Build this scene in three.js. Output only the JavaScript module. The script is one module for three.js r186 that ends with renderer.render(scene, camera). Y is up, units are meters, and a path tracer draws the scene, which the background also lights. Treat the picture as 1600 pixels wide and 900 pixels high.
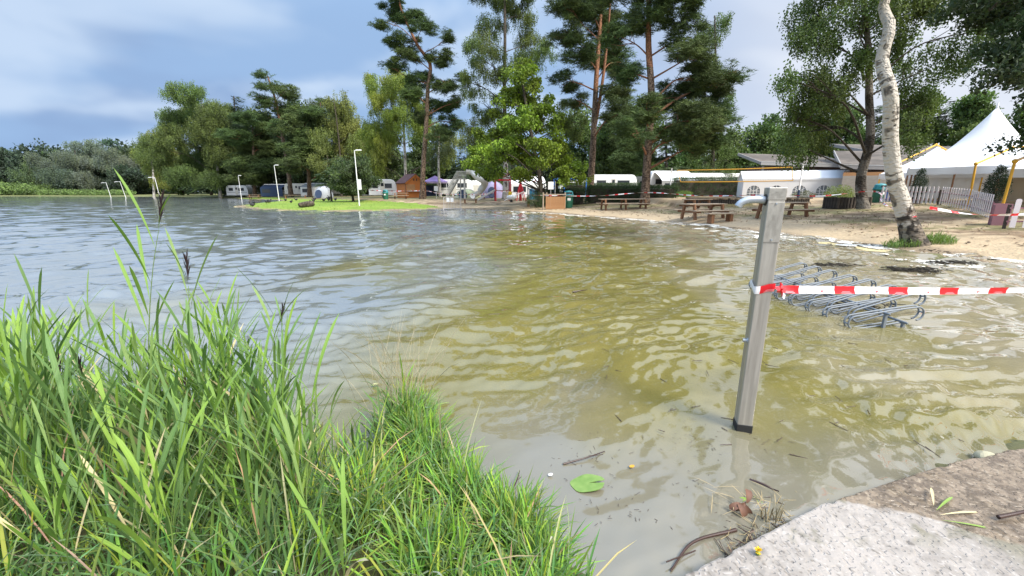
import * as THREE from 'three';
import { mergeGeometries } from 'three/addons/utils/BufferGeometryUtils.js';
import { RoundedBoxGeometry } from 'three/addons/geometries/RoundedBoxGeometry.js';

// ---------------------------------------------------------------- camera, sky, sun, exposure
const EYE = 1.6, PITCH = Math.atan(152 / 650), CP = Math.cos(PITCH), SP = Math.sin(PITCH);
const EXPOSURE = 2.9;
const scene = new THREE.Scene();
const camera = new THREE.PerspectiveCamera(2 * Math.atan(450 / 650) * 180 / Math.PI, 16 / 9, 0.1, 900);
camera.position.set(0, EYE, 0);
camera.rotation.x = -PITCH;
const renderer = new THREE.WebGLRenderer({ antialias: true });
renderer.toneMapping = THREE.LinearToneMapping;
renderer.toneMappingExposure = EXPOSURE;
renderer.shadowMap.enabled = true;

function mulberry(seed) {
  let a = seed >>> 0;
  return () => { a = (a + 0x6D2B79F5) | 0; let t = Math.imul(a ^ (a >>> 15), 1 | a); t = (t + Math.imul(t ^ (t >>> 7), 61 | t)) ^ t; return ((t ^ (t >>> 14)) >>> 0) / 4294967296; };
}
const hash2 = (x, y) => { let h = Math.imul(x, 374761393) + Math.imul(y, 668265263); h = Math.imul(h ^ (h >>> 13), 1274126177); return ((h ^ (h >>> 16)) >>> 0) / 4294967296; };
function noise(x, y) {
  const xi = Math.floor(x), yi = Math.floor(y), u = x - xi, v = y - yi, a = u * u * (3 - 2 * u), b = v * v * (3 - 2 * v);
  const p = hash2(xi, yi), q = hash2(xi + 1, yi), r = hash2(xi, yi + 1), s = hash2(xi + 1, yi + 1);
  return p + (q - p) * a + (r - p) * b + (p - q - r + s) * a * b;
}
function fbm(x, y, n = 4) { let s = 0, a = 0.5, t = 0; for (let i = 0; i < n; i++) { s += a * noise(x, y); t += a; a *= 0.5; x = x * 2.03 + 17.3; y = y * 2.03 + 9.1; } return s / t; }
const clamp = (x, a = 0, b = 1) => Math.min(b, Math.max(a, x));
const smooth = (a, b, x) => { const t = clamp((x - a) / (b - a)); return t * t * (3 - 2 * t); };
const lerp = (a, b, t) => a + (b - a) * t;
const mix3 = (a, b, t) => [lerp(a[0], b[0], t), lerp(a[1], b[1], t), lerp(a[2], b[2], t)];
const V = (x, y, z) => new THREE.Vector3(x, y, z);

{ // broken cloud: blue grey banks on the lake side, thin bright cloud round to the right where the sun stands behind it
  const W = 1024, Hh = 512, data = new Float32Array(W * Hh * 4);
  for (let j = 0; j < Hh; j++) for (let i = 0; i < W; i++) {
    const el = ((j + 0.5) / Hh - 0.5) * Math.PI, th = ((i + 0.5) / W - 0.5) * 2 * Math.PI;
    const x = Math.cos(el) * Math.cos(th), z = Math.cos(el) * Math.sin(th), y = Math.sin(el);
    const az = Math.atan2(x, -z);                                  // 0 ahead, + right
    const k = 1 / (Math.max(y, 0) + 0.22);                         // cloud sheet overhead
    const cx = x * k * 1.5 + 3.1, cy = -z * k * 1.5 + 7.7;
    const w = fbm(cx * 0.8 + 4, cy * 0.8, 3);
    let cloud = smooth(0.40, 0.70, fbm(cx * 1.1 + w * 1.2, cy * 1.6 + w * 0.9, 5));
    const dark = smooth(0.42, 0.68, fbm(cx * 0.9 + 31, cy * 1.2 + 12, 4));
    const round = 0.5 + 0.5 * Math.cos(az - 2.0);                 // 1 towards the sun
    const bright = smooth(0.30, 0.68, round);
    let c = mix3([0.34, 0.515, 0.80], [0.29, 0.43, 0.69], dark * 0.8);
    c = mix3(c, [0.62, 0.76, 0.96], cloud * 0.85);
    c = mix3(c, [0.86, 0.90, 0.99], clamp(bright * (0.86 + 0.2 * cloud)));
    const up = 1 + 2.0 * smooth(0.3, 0.9, y);
    const o = (j * W + i) * 4;
    for (let q = 0; q < 3; q++) data[o + q] = c[q] * up / EXPOSURE;
    data[o + 3] = 1;
  }
  const t = new THREE.DataTexture(data, W, Hh, THREE.RGBAFormat, THREE.FloatType);
  t.mapping = THREE.EquirectangularReflectionMapping; t.magFilter = THREE.LinearFilter; t.needsUpdate = true;
  scene.background = t; scene.environment = t;
}
const sun = new THREE.DirectionalLight(new THREE.Color().setRGB(1, 0.95, 0.86), 2.1);
sun.position.set(40, 62, 16); sun.target.position.set(0, 0, -20);
sun.castShadow = true; sun.shadow.radius = 34; sun.shadow.mapSize.set(2048, 2048);
Object.assign(sun.shadow.camera, { left: -90, right: 90, top: 90, bottom: -90, near: 1, far: 260 });
scene.add(sun, sun.target);

// ---------------------------------------------------------------- helpers
const across = (px, d, y = 0.5) => (px - 800) / 650 * (d * CP + (EYE - y) * SP);     // metres to the side of a column of the photo, d metres ahead
const slope = (py) => { const v = (py - 450) / 650; return (v * CP + SP) / (CP - v * SP); };
const height = (py, d) => EYE - d * slope(py);
const taken = new Map();
function numbered(n) { const k = taken.get(n) || 0; taken.set(n, k + 1); return k ? n + '_' + String(k).padStart(3, '0') : n; }
function tag(o, label, category, group, kind) { if (label) o.userData.label = label; if (category) o.userData.category = category; if (group) o.userData.group = group; if (kind) o.userData.kind = kind; return o; }
function thing(name, label, category, x, y, d, turn = 0, group) {
  const o = new THREE.Group(); o.name = numbered(name); o.position.set(x, y, -d); o.rotation.y = turn; scene.add(o); return tag(o, label, category, group);
}
function part(parent, name, geo, mat) { const m = new THREE.Mesh(geo, mat); m.name = parent === scene ? numbered(name) : name; m.castShadow = m.receiveShadow = true; parent.add(m); return m; }
function join(list) {
  return mergeGeometries(list.map((g) => { const h = g.index ? g.toNonIndexed() : g.clone(); for (const k of Object.keys(h.attributes)) if (!['position', 'normal', 'uv'].includes(k)) h.deleteAttribute(k); h.clearGroups(); return h; }), false);
}
function turned(g, x = 0, y = 0, z = 0, rx = 0, ry = 0, rz = 0) { g.applyMatrix4(new THREE.Matrix4().makeRotationFromEuler(new THREE.Euler(rx, ry, rz))); return g.translate(x, y, z); }
const box = (w, h, d, x = 0, y = 0, z = 0, rx, ry, rz) => turned(new THREE.BoxGeometry(w, h, d), x, y, z, rx, ry, rz);
const rbox = (w, h, d, r, x = 0, y = 0, z = 0, rx, ry, rz) => turned(new RoundedBoxGeometry(w, h, d, 2, r), x, y, z, rx, ry, rz);
const rod = (r0, r1, h, n, x = 0, y = 0, z = 0, rx, ry, rz) => turned(new THREE.CylinderGeometry(r1, r0, h, n), x, y, z, rx, ry, rz);
function tube(pts, r, n = 8, cap = true) {           // r: number, array or function of t
  const m = pts.length, pos = [], nor = [], uv = [], idx = [], T = [];
  for (let i = 0; i < m; i++) T.push(pts[Math.min(i + 1, m - 1)].clone().sub(pts[Math.max(i - 1, 0)]).normalize());
  let N = Math.abs(T[0].y) < 0.9 ? V(0, 1, 0) : V(1, 0, 0); N.sub(T[0].clone().multiplyScalar(N.dot(T[0]))).normalize();
  let len = 0;
  for (let i = 0; i < m; i++) {
    if (i) { len += pts[i].distanceTo(pts[i - 1]); N.sub(T[i].clone().multiplyScalar(N.dot(T[i]))).normalize(); }
    const B = T[i].clone().cross(N), R = typeof r === 'number' ? r : Array.isArray(r) ? r[i] : r(i / (m - 1));
    for (let k = 0; k <= n; k++) {
      const a = k / n * 2 * Math.PI, x = N.x * Math.cos(a) + B.x * Math.sin(a), y = N.y * Math.cos(a) + B.y * Math.sin(a), z = N.z * Math.cos(a) + B.z * Math.sin(a);
      pos.push(pts[i].x + x * R, pts[i].y + y * R, pts[i].z + z * R); nor.push(x, y, z); uv.push(k / n, len);
    }
  }
  for (let i = 0; i < m - 1; i++) for (let k = 0; k < n; k++) { const a = i * (n + 1) + k, b = a + n + 1; idx.push(a, a + 1, b, b, a + 1, b + 1); }
  if (cap) for (const [i, s] of [[0, -1], [m - 1, 1]]) {
    const c = pos.length / 3; pos.push(pts[i].x, pts[i].y, pts[i].z); nor.push(T[i].x * s, T[i].y * s, T[i].z * s); uv.push(0.5, 0);
    for (let k = 0; k < n; k++) { const a = i * (n + 1) + k; s > 0 ? idx.push(c, a, a + 1) : idx.push(c, a + 1, a); }
  }
  const g = new THREE.BufferGeometry();
  g.setAttribute('position', new THREE.Float32BufferAttribute(pos, 3)); g.setAttribute('normal', new THREE.Float32BufferAttribute(nor, 3)); g.setAttribute('uv', new THREE.Float32BufferAttribute(uv, 2)); g.setIndex(idx);
  return g;
}
const curve = (pts, n) => new THREE.CatmullRomCurve3(pts, false, 'centripetal').getPoints(n);
const lin = (r, g, b) => new THREE.Color().setRGB(r, g, b);
const std = (c, rough = 0.8, o = {}) => new THREE.MeshStandardMaterial({ color: Array.isArray(c) ? lin(...c) : c, roughness: rough, ...o });
function texture(w, h, f, srgb = false, repeat) {          // f(u, v) gives [r,g,b] linear or a number, 0..1
  const d = new Uint8Array(w * h * 4), enc = (x) => { x = clamp(x); return 255 * (srgb ? (x < 0.0031308 ? 12.92 * x : 1.055 * Math.pow(x, 1 / 2.4) - 0.055) : x); };
  for (let j = 0; j < h; j++) for (let i = 0; i < w; i++) {
    const c = f((i + 0.5) / w, (j + 0.5) / h), o = (j * w + i) * 4;
    if (typeof c === 'number') d[o] = d[o + 1] = d[o + 2] = enc(c); else for (let q = 0; q < 3; q++) d[o + q] = enc(c[q]);
    d[o + 3] = 255;
  }
  const t = new THREE.DataTexture(d, w, h); t.magFilter = THREE.LinearFilter; t.minFilter = THREE.LinearFilter; t.wrapS = t.wrapT = THREE.RepeatWrapping;
  if (srgb) t.colorSpace = THREE.SRGBColorSpace; if (repeat) t.repeat.set(...repeat); t.needsUpdate = true; return t;
}
function tileNoise(u, v, n, seed, oct = 4) {               // repeats in u and v
  let s = 0, a = 0.5, t = 0;
  for (let o = 0; o < oct; o++) {
    const x = u * n, y = v * n, xi = Math.floor(x), yi = Math.floor(y), fu = x - xi, fv = y - yi, p = fu * fu * (3 - 2 * fu), q = fv * fv * (3 - 2 * fv);
    const H = (i, j) => hash2(((xi + i) % n) + seed * 101 + o * 977, ((yi + j) % n) + seed * 57);
    s += a * lerp(lerp(H(0, 0), H(1, 0), p), lerp(H(0, 1), H(1, 1), p), q); t += a; a *= 0.5; n *= 2;
  }
  return s / t;
}
const grain = texture(256, 256, (u, v) => 0.78 + 0.3 * (tileNoise(u, v, 8, 3, 5) - 0.5) * 2 * 0.7);
// ---------------------------------------------------------------- the lake's outline (x to the right, d ahead of the eye) and the ground
const SHORE = [[-260, 140], [-130, 128], [-96, 118], [-78, 104], [-62, 94], [-52, 84], [-42, 76], [-36, 68], [-33.5, 57], [-31, 49], [-28, 43.5], [-23, 38], [-17, 34.4], [-12.5, 34], [-9.6, 35], [-6.6, 38.4], [-3.4, 37], [0, 34], [3.2, 29.6], [6.1, 24.8], [8.9, 19.4], [9.9, 16], [10.5, 13.4], [10.7, 11.5], [11.3, 10.5], [11.2, 9.2], [10.4, 7.6], [10.2, 5.6], [9.6, 3.6], [7.6, 2.6], [4.6, 2.45], [3.1, 2.24], [2.49, 2.08], [1.56, 1.77], [0.71, 1.375], [0.3, 1.42], [-0.1, 1.7], [-0.34, 2.1], [-0.5, 2.5], [-0.70, 2.82], [-0.84, 2.7], [-0.82, 2.2], [-0.93, 1.85], [-1.12, 2.0], [-1.5, 2.3], [-2.4, 2.75], [-3.4, 2.9], [-4.6, 2.5], [-7, 1.2], [-12, -2], [-40, -14], [-260, -30]];
function shoreExact(x, d) {                                   // + on land
  let best = 1e9, inside = false;
  for (let i = 0, j = SHORE.length - 1; i < SHORE.length; j = i++) {
    const [ax, ay] = SHORE[j], [bx, by] = SHORE[i], ex = bx - ax, ey = by - ay, t = clamp(((x - ax) * ex + (d - ay) * ey) / (ex * ex + ey * ey)), qx = x - ax - t * ex, qy = d - ay - t * ey, q = qx * qx + qy * qy;
    if (q < best) best = q;
    if ((ay > d) !== (by > d) && x < ex * (d - ay) / (by - ay) + ax) inside = !inside;
  }
  return Math.sqrt(best) * (inside ? -1 : 1);
}
const SD = (() => { const x0 = -60, d0 = -12, n = 520, h = 0.25, a = new Float32Array(n * n); for (let j = 0; j < n; j++) for (let i = 0; i < n; i++) a[j * n + i] = shoreExact(x0 + i * h, d0 + j * h); return { x0, d0, n, h, a }; })();
function shoreDist(x, d) {
  const u = (x - SD.x0) / SD.h, v = (d - SD.d0) / SD.h, i = Math.floor(u), j = Math.floor(v);
  if (i < 0 || j < 0 || i >= SD.n - 1 || j >= SD.n - 1) return shoreExact(x, d);
  const a = SD.a, o = j * SD.n + i, p = u - i, q = v - j;
  return lerp(lerp(a[o], a[o + 1], p), lerp(a[o + SD.n], a[o + SD.n + 1], p), q);
}
const onSpit = (x, d) => smooth(-4.5, -8, x) * (1 - smooth(0, 2.5, d - (40 - (x + 7) * 1.12 - 1.5)));     // the mown point between shore and path
const onCourt = (x, d) => smooth(11.2, 11.8, x) * smooth(28.1, 28.3, d) * (1 - smooth(40, 46, d)) * (1 - smooth(27, 29, x));
function groundAt(x, d, s = shoreDist(x, d)) {
  if (d > 5 && Math.abs(s) < 8) s += (fbm(x * 0.7 + 3, d * 0.7, 3) - 0.5) * 1.5 * smooth(5, 8, d) * (1 - smooth(4, 8, Math.abs(s)));
  if (s < 0) { const a = -s, near = 1 - smooth(3, 6, Math.hypot(x - 0.5, d - 1)); return -(Math.min(a, 3) * lerp(0.05, 0.16, near) + clamp(a - 3, 0, 12) * 0.035 + clamp(a - 15, 0, 40) * 0.03); }
  let h = s < 2 ? 0.11 * s : s < 8 ? 0.22 + 0.05 * (s - 2) : 0.52 + 0.012 * Math.min(s - 8, 20);
  h += 0.26 * smooth(6, 15, s) * smooth(9, 15, x) * smooth(8, 14, d);
  h = lerp(h, Math.min(h, 0.2 + 0.012 * s), onSpit(x, d));
  const home = (1 - smooth(3, 5, d)) * (1 - smooth(6, 9, Math.abs(x)));
  h = lerp(h, Math.min(h, 0.05), home);
  h += onCourt(x, d) * Math.max(0, 0.98 - h);
  return h + (home > 0 ? 0 : (fbm(x * 0.6, d * 0.6, 3) - 0.5) * 0.09 * smooth(0.5, 3, s));
}
function sheet(us, vs, f) {
  const n = us.length, m = vs.length, pos = new Float32Array(n * m * 3), uv = new Float32Array(n * m * 2), idx = new Uint32Array((n - 1) * (m - 1) * 6);
  let k = 0, q = 0;
  for (const v of vs) for (const u of us) { const [x, y, d] = f(u, v); pos[k * 3] = x; pos[k * 3 + 1] = y; pos[k * 3 + 2] = -d; uv[k * 2] = x; uv[k * 2 + 1] = d; k++; }
  for (let j = 0; j < m - 1; j++) for (let i = 0; i < n - 1; i++) { const a = j * n + i, b = a + n; idx[q++] = a; idx[q++] = a + 1; idx[q++] = b; idx[q++] = b; idx[q++] = a + 1; idx[q++] = b + 1; }
  const g = new THREE.BufferGeometry(); g.setAttribute('position', new THREE.BufferAttribute(pos, 3)); g.setAttribute('uv', new THREE.BufferAttribute(uv, 2)); g.setIndex(new THREE.BufferAttribute(idx, 1)); g.computeVertexNormals();
  return g;
}
function graded(lo, hi, mid, fine, grow) {                   // steps of `fine` round mid, growing outwards
  const a = [mid]; for (let x = mid, s = fine; x < hi;) { s = Math.max(fine, Math.abs(x - mid) * grow); x += s; a.push(Math.min(x, hi)); }
  const b = []; for (let x = mid, s = fine; x > lo;) { s = Math.max(fine, Math.abs(x - mid) * grow); x -= s; b.push(Math.max(x, lo)); }
  return [...b.reverse(), ...a];
}
const MAP = { x0: -50, d0: -4, size: 100 };
const SAND = [0.40, 0.305, 0.19], WET = [0.22, 0.165, 0.105], SOIL = [0.17, 0.11, 0.06], LAWN = [0.15, 0.235, 0.02], DULL = [0.15, 0.16, 0.05], MUD = [0.50, 0.42, 0.22];
const groundMap = texture(1400, 1400, (u, v) => {
  const x = MAP.x0 + u * MAP.size, d = MAP.d0 + v * MAP.size, s = shoreDist(x, d);
  const n1 = fbm(x * 0.45 + 3, d * 0.45, 4), n2 = fbm(x * 2.3, d * 2.3 + 40, 3), n3 = hash2(Math.floor(u * 1400), Math.floor(v * 1400));
  if (s < -0.3) { let c = mix3(MUD, [0.2, 0.19, 0.06], smooth(0.48, 0.68, n1) * 0.75); c = mix3(c, [0.12, 0.1, 0.04], smooth(0.6, 0.72, n2) * 0.5); return c.map((q) => q * (0.9 + 0.2 * n3)); }
  let c = mix3(SAND, SOIL, smooth(0.40, 0.58, n1 * 0.5 + n2 * 0.5) * 0.9 * smooth(1.5, 4, s));
  const turf = smooth(0.46, 0.58, fbm(x * 0.35 + 9, d * 0.5 + 2, 4) * 0.65 + n2 * 0.35) * smooth(2.2, 4.2, s);
  c = mix3(c, mix3(DULL, SOIL, n2 * 0.5), turf * 0.8);
  c = mix3(c, mix3(SOIL, [0.11, 0.075, 0.045], n2), smooth(0.55, 0.7, fbm(x * 1.3 + 50, d * 1.3, 3)) * 0.6 * smooth(3, 6, s));
  c = mix3(c, mix3(DULL, SOIL, smooth(0.4, 0.7, n1)), smooth(45, 60, d) * 0.9);
  const lawn = onSpit(x, d);
  if (lawn > 0) c = mix3(c, mix3(LAWN, [0.2, 0.27, 0.03], smooth(0.4, 0.7, n1)).map((q) => q * (0.8 + 0.4 * n2)), lawn > 0.5 - (n2 - 0.5) * 0.6 ? smooth(-0.2, 0.5, s + (n2 - 0.5) * 0.8) : 0);
  c = mix3(WET, c, smooth(0.15, 0.75, s + (n2 - 0.5) * 0.7 + (n1 - 0.5) * 0.8));
  if (d < 4.5 && Math.abs(x) < 8) c = mix3([0.06, 0.05, 0.03], [0.09, 0.1, 0.03], n2);
  if (onCourt(x, d) > 0.5) c = mix3(mix3(SAND, [0.3, 0.2, 0.11], n1), c, 0.15);
  return c.map((q) => q * (0.86 + 0.28 * n3));
}, true);
groundMap.wrapS = groundMap.wrapT = THREE.ClampToEdgeWrapping;
groundMap.repeat.set(1 / MAP.size, 1 / MAP.size); groundMap.offset.set(-MAP.x0 / MAP.size, -MAP.d0 / MAP.size);
const groundBump = texture(512, 512, (u, v) => 0.6 * tileNoise(u, v, 10, 5, 5) + 0.4 * tileNoise(u, v, 60, 6, 2)); groundBump.repeat.set(1 / 2.4, 1 / 2.4);
{
  const g = sheet(graded(-300, 300, 8, 0.16, 0.022), graded(-40, 330, 8, 0.16, 0.02), (x, d) => [x, groundAt(x, d), d]);
  const m = part(scene, 'ground', g, new THREE.MeshStandardMaterial({ map: groundMap, bumpMap: groundBump, bumpScale: 0.05, roughness: 0.95 }));
  m.userData = { kind: 'structure', label: 'sandy lake shore, mown green point and dirt camping ground' };
}

// ---------------------------------------------------------------- lake: wind ripples as real relief, the finest ones as bump
const WAVES = []; {
  const r = mulberry(11);
  for (let i = 0; i < 58; i++) { const L = 0.10 * Math.pow(50, Math.pow(i / 57, 1.5)), a = -0.45 + (r() + r() + r() - 1.5) * 1.35; WAVES.push([2 * Math.PI / L * Math.sin(a), 2 * Math.PI / L * Math.cos(a), r() * 6.283, L * 0.0098 * (0.5 + r()) * Math.min(1, Math.pow(0.4 / L, 0.62)), L]); }
}
function waterAt(x, d, cell) {
  const wx = x + 0.35 * (noise(x * 0.5, d * 0.5) - 0.5) * 2, wd = d + 0.35 * (noise(x * 0.5 + 70, d * 0.5 + 30) - 0.5) * 2;
  const gs = 0.25 + 1.5 * smooth(0.3, 0.75, fbm(x * 0.9 + 40, d * 0.9 + 11, 2)), gl = 0.5 + fbm(x * 0.35 + 60, d * 0.35, 2);
  let h = 0;
  for (const [kx, kd, p, a, L] of WAVES) { const f = smooth(2.6, 4.4, L / cell); if (f) h += f * a * (L < 0.45 ? gs : gl) * Math.sin(kx * wx + kd * wd + p); }
  const gust = 0.45 + 0.9 * fbm(x * 0.22 + 5, d * 0.22, 2), calm = smooth(0.9, 4.2, Math.hypot(x + 0.3, (d - 1.2) * 1.0)) * 0.88 + 0.12;
  return h * gust * calm;
}
const rippleMap = (() => {
  const r = mulberry(5), w = []; for (let i = 0; i < 46; i++) { const k = 3 + Math.floor(r() * r() * 26), a = -0.5 + (r() - 0.5) * 2.1; w.push([Math.round(k * Math.sin(a)), Math.round(k * Math.cos(a)), r(), 1 / Math.pow(k, 1.15)]); }
  return texture(512, 512, (u, v) => { let s = 0; for (const [a, b, p, q] of w) s += q * Math.sin(6.28318 * (a * u + b * v + p)); return 0.5 + s * 0.13; });
})();
rippleMap.repeat.set(1 / 2.7, 1 / 2.7);
{
  const rs = [0.5]; while (rs[rs.length - 1] < 420) rs.push(rs[rs.length - 1] * 1.0088);
  const as = []; for (let a = -1.25; a <= 1.2501; a += 0.0043) as.push(a);
  const g = sheet(as, rs, (a, r) => { const x = r * Math.sin(a), d = r * Math.cos(a); return [x, waterAt(x, d, r * 0.0080), d]; });
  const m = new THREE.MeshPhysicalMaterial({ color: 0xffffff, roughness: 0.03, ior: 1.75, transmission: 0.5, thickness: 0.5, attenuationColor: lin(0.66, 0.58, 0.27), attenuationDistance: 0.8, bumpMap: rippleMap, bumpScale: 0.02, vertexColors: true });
  { // silt stirred up over the flooded beach; sky reflection painted blue-grey on open lake
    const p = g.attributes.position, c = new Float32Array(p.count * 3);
    for (let i = 0; i < p.count; i++) { const x = p.getX(i), d = -p.getZ(i), n = fbm(x * 0.35 + 8, d * 0.22 + 3, 3), m = fbm(x * 1.6, d * 0.9, 2), off = (x + 3.2 - d * 0.10) / 7.5 + (n - 0.5) * 1.3, k = clamp(0.5 + off), q = mix3([0.31, 0.345, 0.36], mix3([0.30, 0.26, 0.08], [0.45, 0.39, 0.25], smooth(2.2, 6, x + (m - 0.5) * 4)), smooth(0, 1, k)), e = mix3(q, [0.32, 0.295, 0.24], 0.85 * smooth(3.9, 2.3, d + Math.abs(x - 0.4) * 0.45 + (m - 0.5) * 1.6)); c.set(e, i * 3); }  // last mix paints grey-beige sky reflection into the calm water by the slab
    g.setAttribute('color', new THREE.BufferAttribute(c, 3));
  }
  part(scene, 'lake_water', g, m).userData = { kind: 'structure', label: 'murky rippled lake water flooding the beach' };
}
// ---------------------------------------------------------------- bark and leaves
const barkTex = (f) => { const t = texture(128, 512, f, true); t.repeat.set(1, 0.5); return t; };
const pineBarkF = (a, b) => (u, v) => { const n = tileNoise(u, v, 6, 21, 4), r = tileNoise(u, v * 0.999, 16, 22, 3); const crack = smooth(0.42, 0.55, Math.abs(tileNoise(u, v, 12, 23, 2) - 0.5) * 3 + r * 0.4); return mix3(b, a, clamp(crack * 0.8 + (n - 0.5))).map((q) => q * (0.75 + 0.5 * r)); };
const barkBump = texture(128, 256, (u, v) => smooth(0.1, 0.7, Math.abs(tileNoise(u, v, 10, 23, 3) - 0.5) * 3)); barkBump.repeat.set(1, 1);
const M = {
  pineBark: std(0xffffff, 0.95, { map: barkTex(pineBarkF([0.23, 0.16, 0.11], [0.07, 0.045, 0.03])), bumpMap: barkBump, bumpScale: 0.03 }),
  pineTop: std(0xffffff, 0.9, { map: barkTex(pineBarkF([0.36, 0.17, 0.09], [0.16, 0.075, 0.04])), bumpMap: barkBump, bumpScale: 0.015 }),
  darkBark: std(0xffffff, 0.95, { map: barkTex(pineBarkF([0.11, 0.09, 0.065], [0.035, 0.028, 0.02])), bumpMap: barkBump, bumpScale: 0.02 }),
  birch: std(0xffffff, 0.75, { map: barkTex((u, v) => {
    const n = tileNoise(u, v, 4, 31, 4), line = tileNoise(u * 0.999, v * 0.999, 4, 32, 1);
    const dash = smooth(0.60, 0.68, fbm(u * 5 + 2, v * 60, 2)) * smooth(0.35, 0.6, tileNoise(u, v, 8, 33, 3));
    const patch = smooth(0.60, 0.68, tileNoise(u, v, 5, 34, 4));
    return mix3(mix3([0.60, 0.565, 0.51], [0.42, 0.38, 0.32], n * 0.9), [0.05, 0.04, 0.03], clamp(dash * 0.85 + patch * 0.85 + line * 0.05));
  }), bumpMap: barkBump, bumpScale: 0.006 }),
  birchNear: (() => { const t = texture(256, 2048, (u, v) => {
      const y = v * 8, n = tileNoise(u, v, 6, 31, 4), w = fbm(u * 3 + 2 + Math.sin(u * 6.283) * 0.3, y * 2.2, 4), fine = fbm(u * 14, y * 9, 3);
      const dash = smooth(0.60, 0.66, fbm(u * 4 + 2, y * 15, 2)) * smooth(0.38, 0.55, fbm(u * 5 + 7, y * 3.2, 3));
      const old = smooth(-0.04, 0.05, w * 0.75 + fine * 0.25 - lerp(0.22, 0.80, smooth(0.1, 2.7, y)));
      const knot = smooth(0.70, 0.73, fbm(u * 2.4 + 11, y * 1.9 + 4, 3));
      const rough = mix3([0.15, 0.12, 0.09], [0.03, 0.024, 0.018], smooth(0.35, 0.6, fine)); 
      return mix3(mix3([0.58, 0.54, 0.48], [0.38, 0.34, 0.28], n * 0.9), mix3(rough, [0.3, 0.26, 0.2], smooth(0.62, 0.7, fbm(u * 9 + 3, y * 5, 2)) * 0.6), clamp(Math.max(old, dash * 0.85, knot * 0.9)));
    }, true); t.repeat.set(1, 1 / 8); t.wrapT = THREE.MirroredRepeatWrapping; return std(0xffffff, 0.85, { map: t, bumpMap: barkBump, bumpScale: 0.02 }); })(),
  birchFoot: std(0xffffff, 0.95, { map: barkTex((u, v) => { const n = tileNoise(u, v, 6, 41, 4), p = smooth(0.48, 0.6, tileNoise(u, v, 4, 42, 4)); return mix3(mix3([0.10, 0.08, 0.06], [0.03, 0.025, 0.02], n), [0.36, 0.32, 0.27], p * 0.42).map((q) => q * (0.7 + 0.6 * n)); }), bumpMap: barkBump, bumpScale: 0.05 }),
};
const leafMat = (through = 0.35, rough = 0.9) => new THREE.MeshPhysicalMaterial({ color: 0xffffff, roughness: rough, transmission: through, thickness: 0, side: THREE.DoubleSide, specularIntensity: 0.6 });
M.leaf = leafMat(0.38); M.needle = leafMat(0.15);
function rawGeo(pos, idx) { const g = new THREE.BufferGeometry(); g.setAttribute('position', new THREE.Float32BufferAttribute(pos, 3)); g.setIndex(idx); g.computeVertexNormals(); return g; }
function leafFaces(pos, idx, c, dir, side, L, Wd, fold) {       // a folded lance of four faces
  const o = pos.length / 3, up = dir.clone().cross(side).normalize(), mid = c.clone().addScaledVector(dir, L * 0.45);
  const a = c, b = mid.clone().addScaledVector(side, Wd).addScaledVector(up, fold), e = mid.clone().addScaledVector(side, -Wd).addScaledVector(up, fold), t = c.clone().addScaledVector(dir, L).addScaledVector(up, -fold * 0.6);
  for (const p of [a, b, e, t, mid]) pos.push(p.x, p.y, p.z);
  idx.push(o, o + 4, o + 1, o, o + 2, o + 4, o + 4, o + 3, o + 1, o + 4, o + 2, o + 3);
}
const rv = (r) => { let v; do v = V(r() * 2 - 1, r() * 2 - 1, r() * 2 - 1); while (v.lengthSq() > 1 || v.lengthSq() < 0.01); return v; };
function clumpBroad(seed, n = 15, L = 0.34, Wd = 0.13) {
  const r = mulberry(seed), pos = [], idx = [];
  for (let i = 0; i < n; i++) { const c = rv(r).multiplyScalar(0.62), dir = rv(r).normalize(); dir.y -= 0.35; dir.normalize(); const s = dir.clone().cross(rv(r)).normalize(); leafFaces(pos, idx, c, dir, s, L * (0.7 + 0.6 * r()), Wd * (0.7 + 0.6 * r()), 0.04); }
  return rawGeo(pos, idx);
}
function clumpHang(seed, n = 15, L = 0.2, Wd = 0.075) {           // a hanging twig
  const r = mulberry(seed), pos = [], idx = [];
  for (let k = 0; k < 3; k++) { const ox = (r() - 0.5) * 0.5, oz = (r() - 0.5) * 0.5, bx = (r() - 0.5) * 0.4, bz = (r() - 0.5) * 0.4, len = 0.8 + r() * 0.7;
    for (let i = 0; i < n / 3 + 1; i++) { const t = (i + r()) / (n / 3 + 1), c = V(ox + bx * t + (r() - 0.5) * 0.14, 0.35 - t * len, oz + bz * t + (r() - 0.5) * 0.14), dir = rv(r); dir.y = -Math.abs(dir.y) - 0.3; dir.normalize(); leafFaces(pos, idx, c, dir, dir.clone().cross(rv(r)).normalize(), L * (0.7 + 0.6 * r()), Wd, 0.02); } }
  return rawGeo(pos, idx);
}
function clumpNeedle(seed, n = 34) {                             // tufts of needles on a twig
  const r = mulberry(seed), pos = [], idx = [];
  for (let i = 0; i < n; i++) { const c = V((r() - 0.5) * 0.9, (r() - 0.5) * 0.22, (r() - 0.5) * 0.9), dir = rv(r); dir.y = Math.abs(dir.y) * 0.9 - 0.1; dir.addScaledVector(V(c.x, 0, c.z), 0.9).normalize(); const s = dir.clone().cross(rv(r)).normalize(), o = pos.length / 3, L = 0.3 + r() * 0.28, w = 0.035; const a = c.clone().addScaledVector(s, w), b = c.clone().addScaledVector(s, -w), t = c.clone().addScaledVector(dir, L); for (const p of [a, b, t]) pos.push(p.x, p.y, p.z); idx.push(o, o + 1, o + 2); }
  return rawGeo(pos, idx);
}
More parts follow.
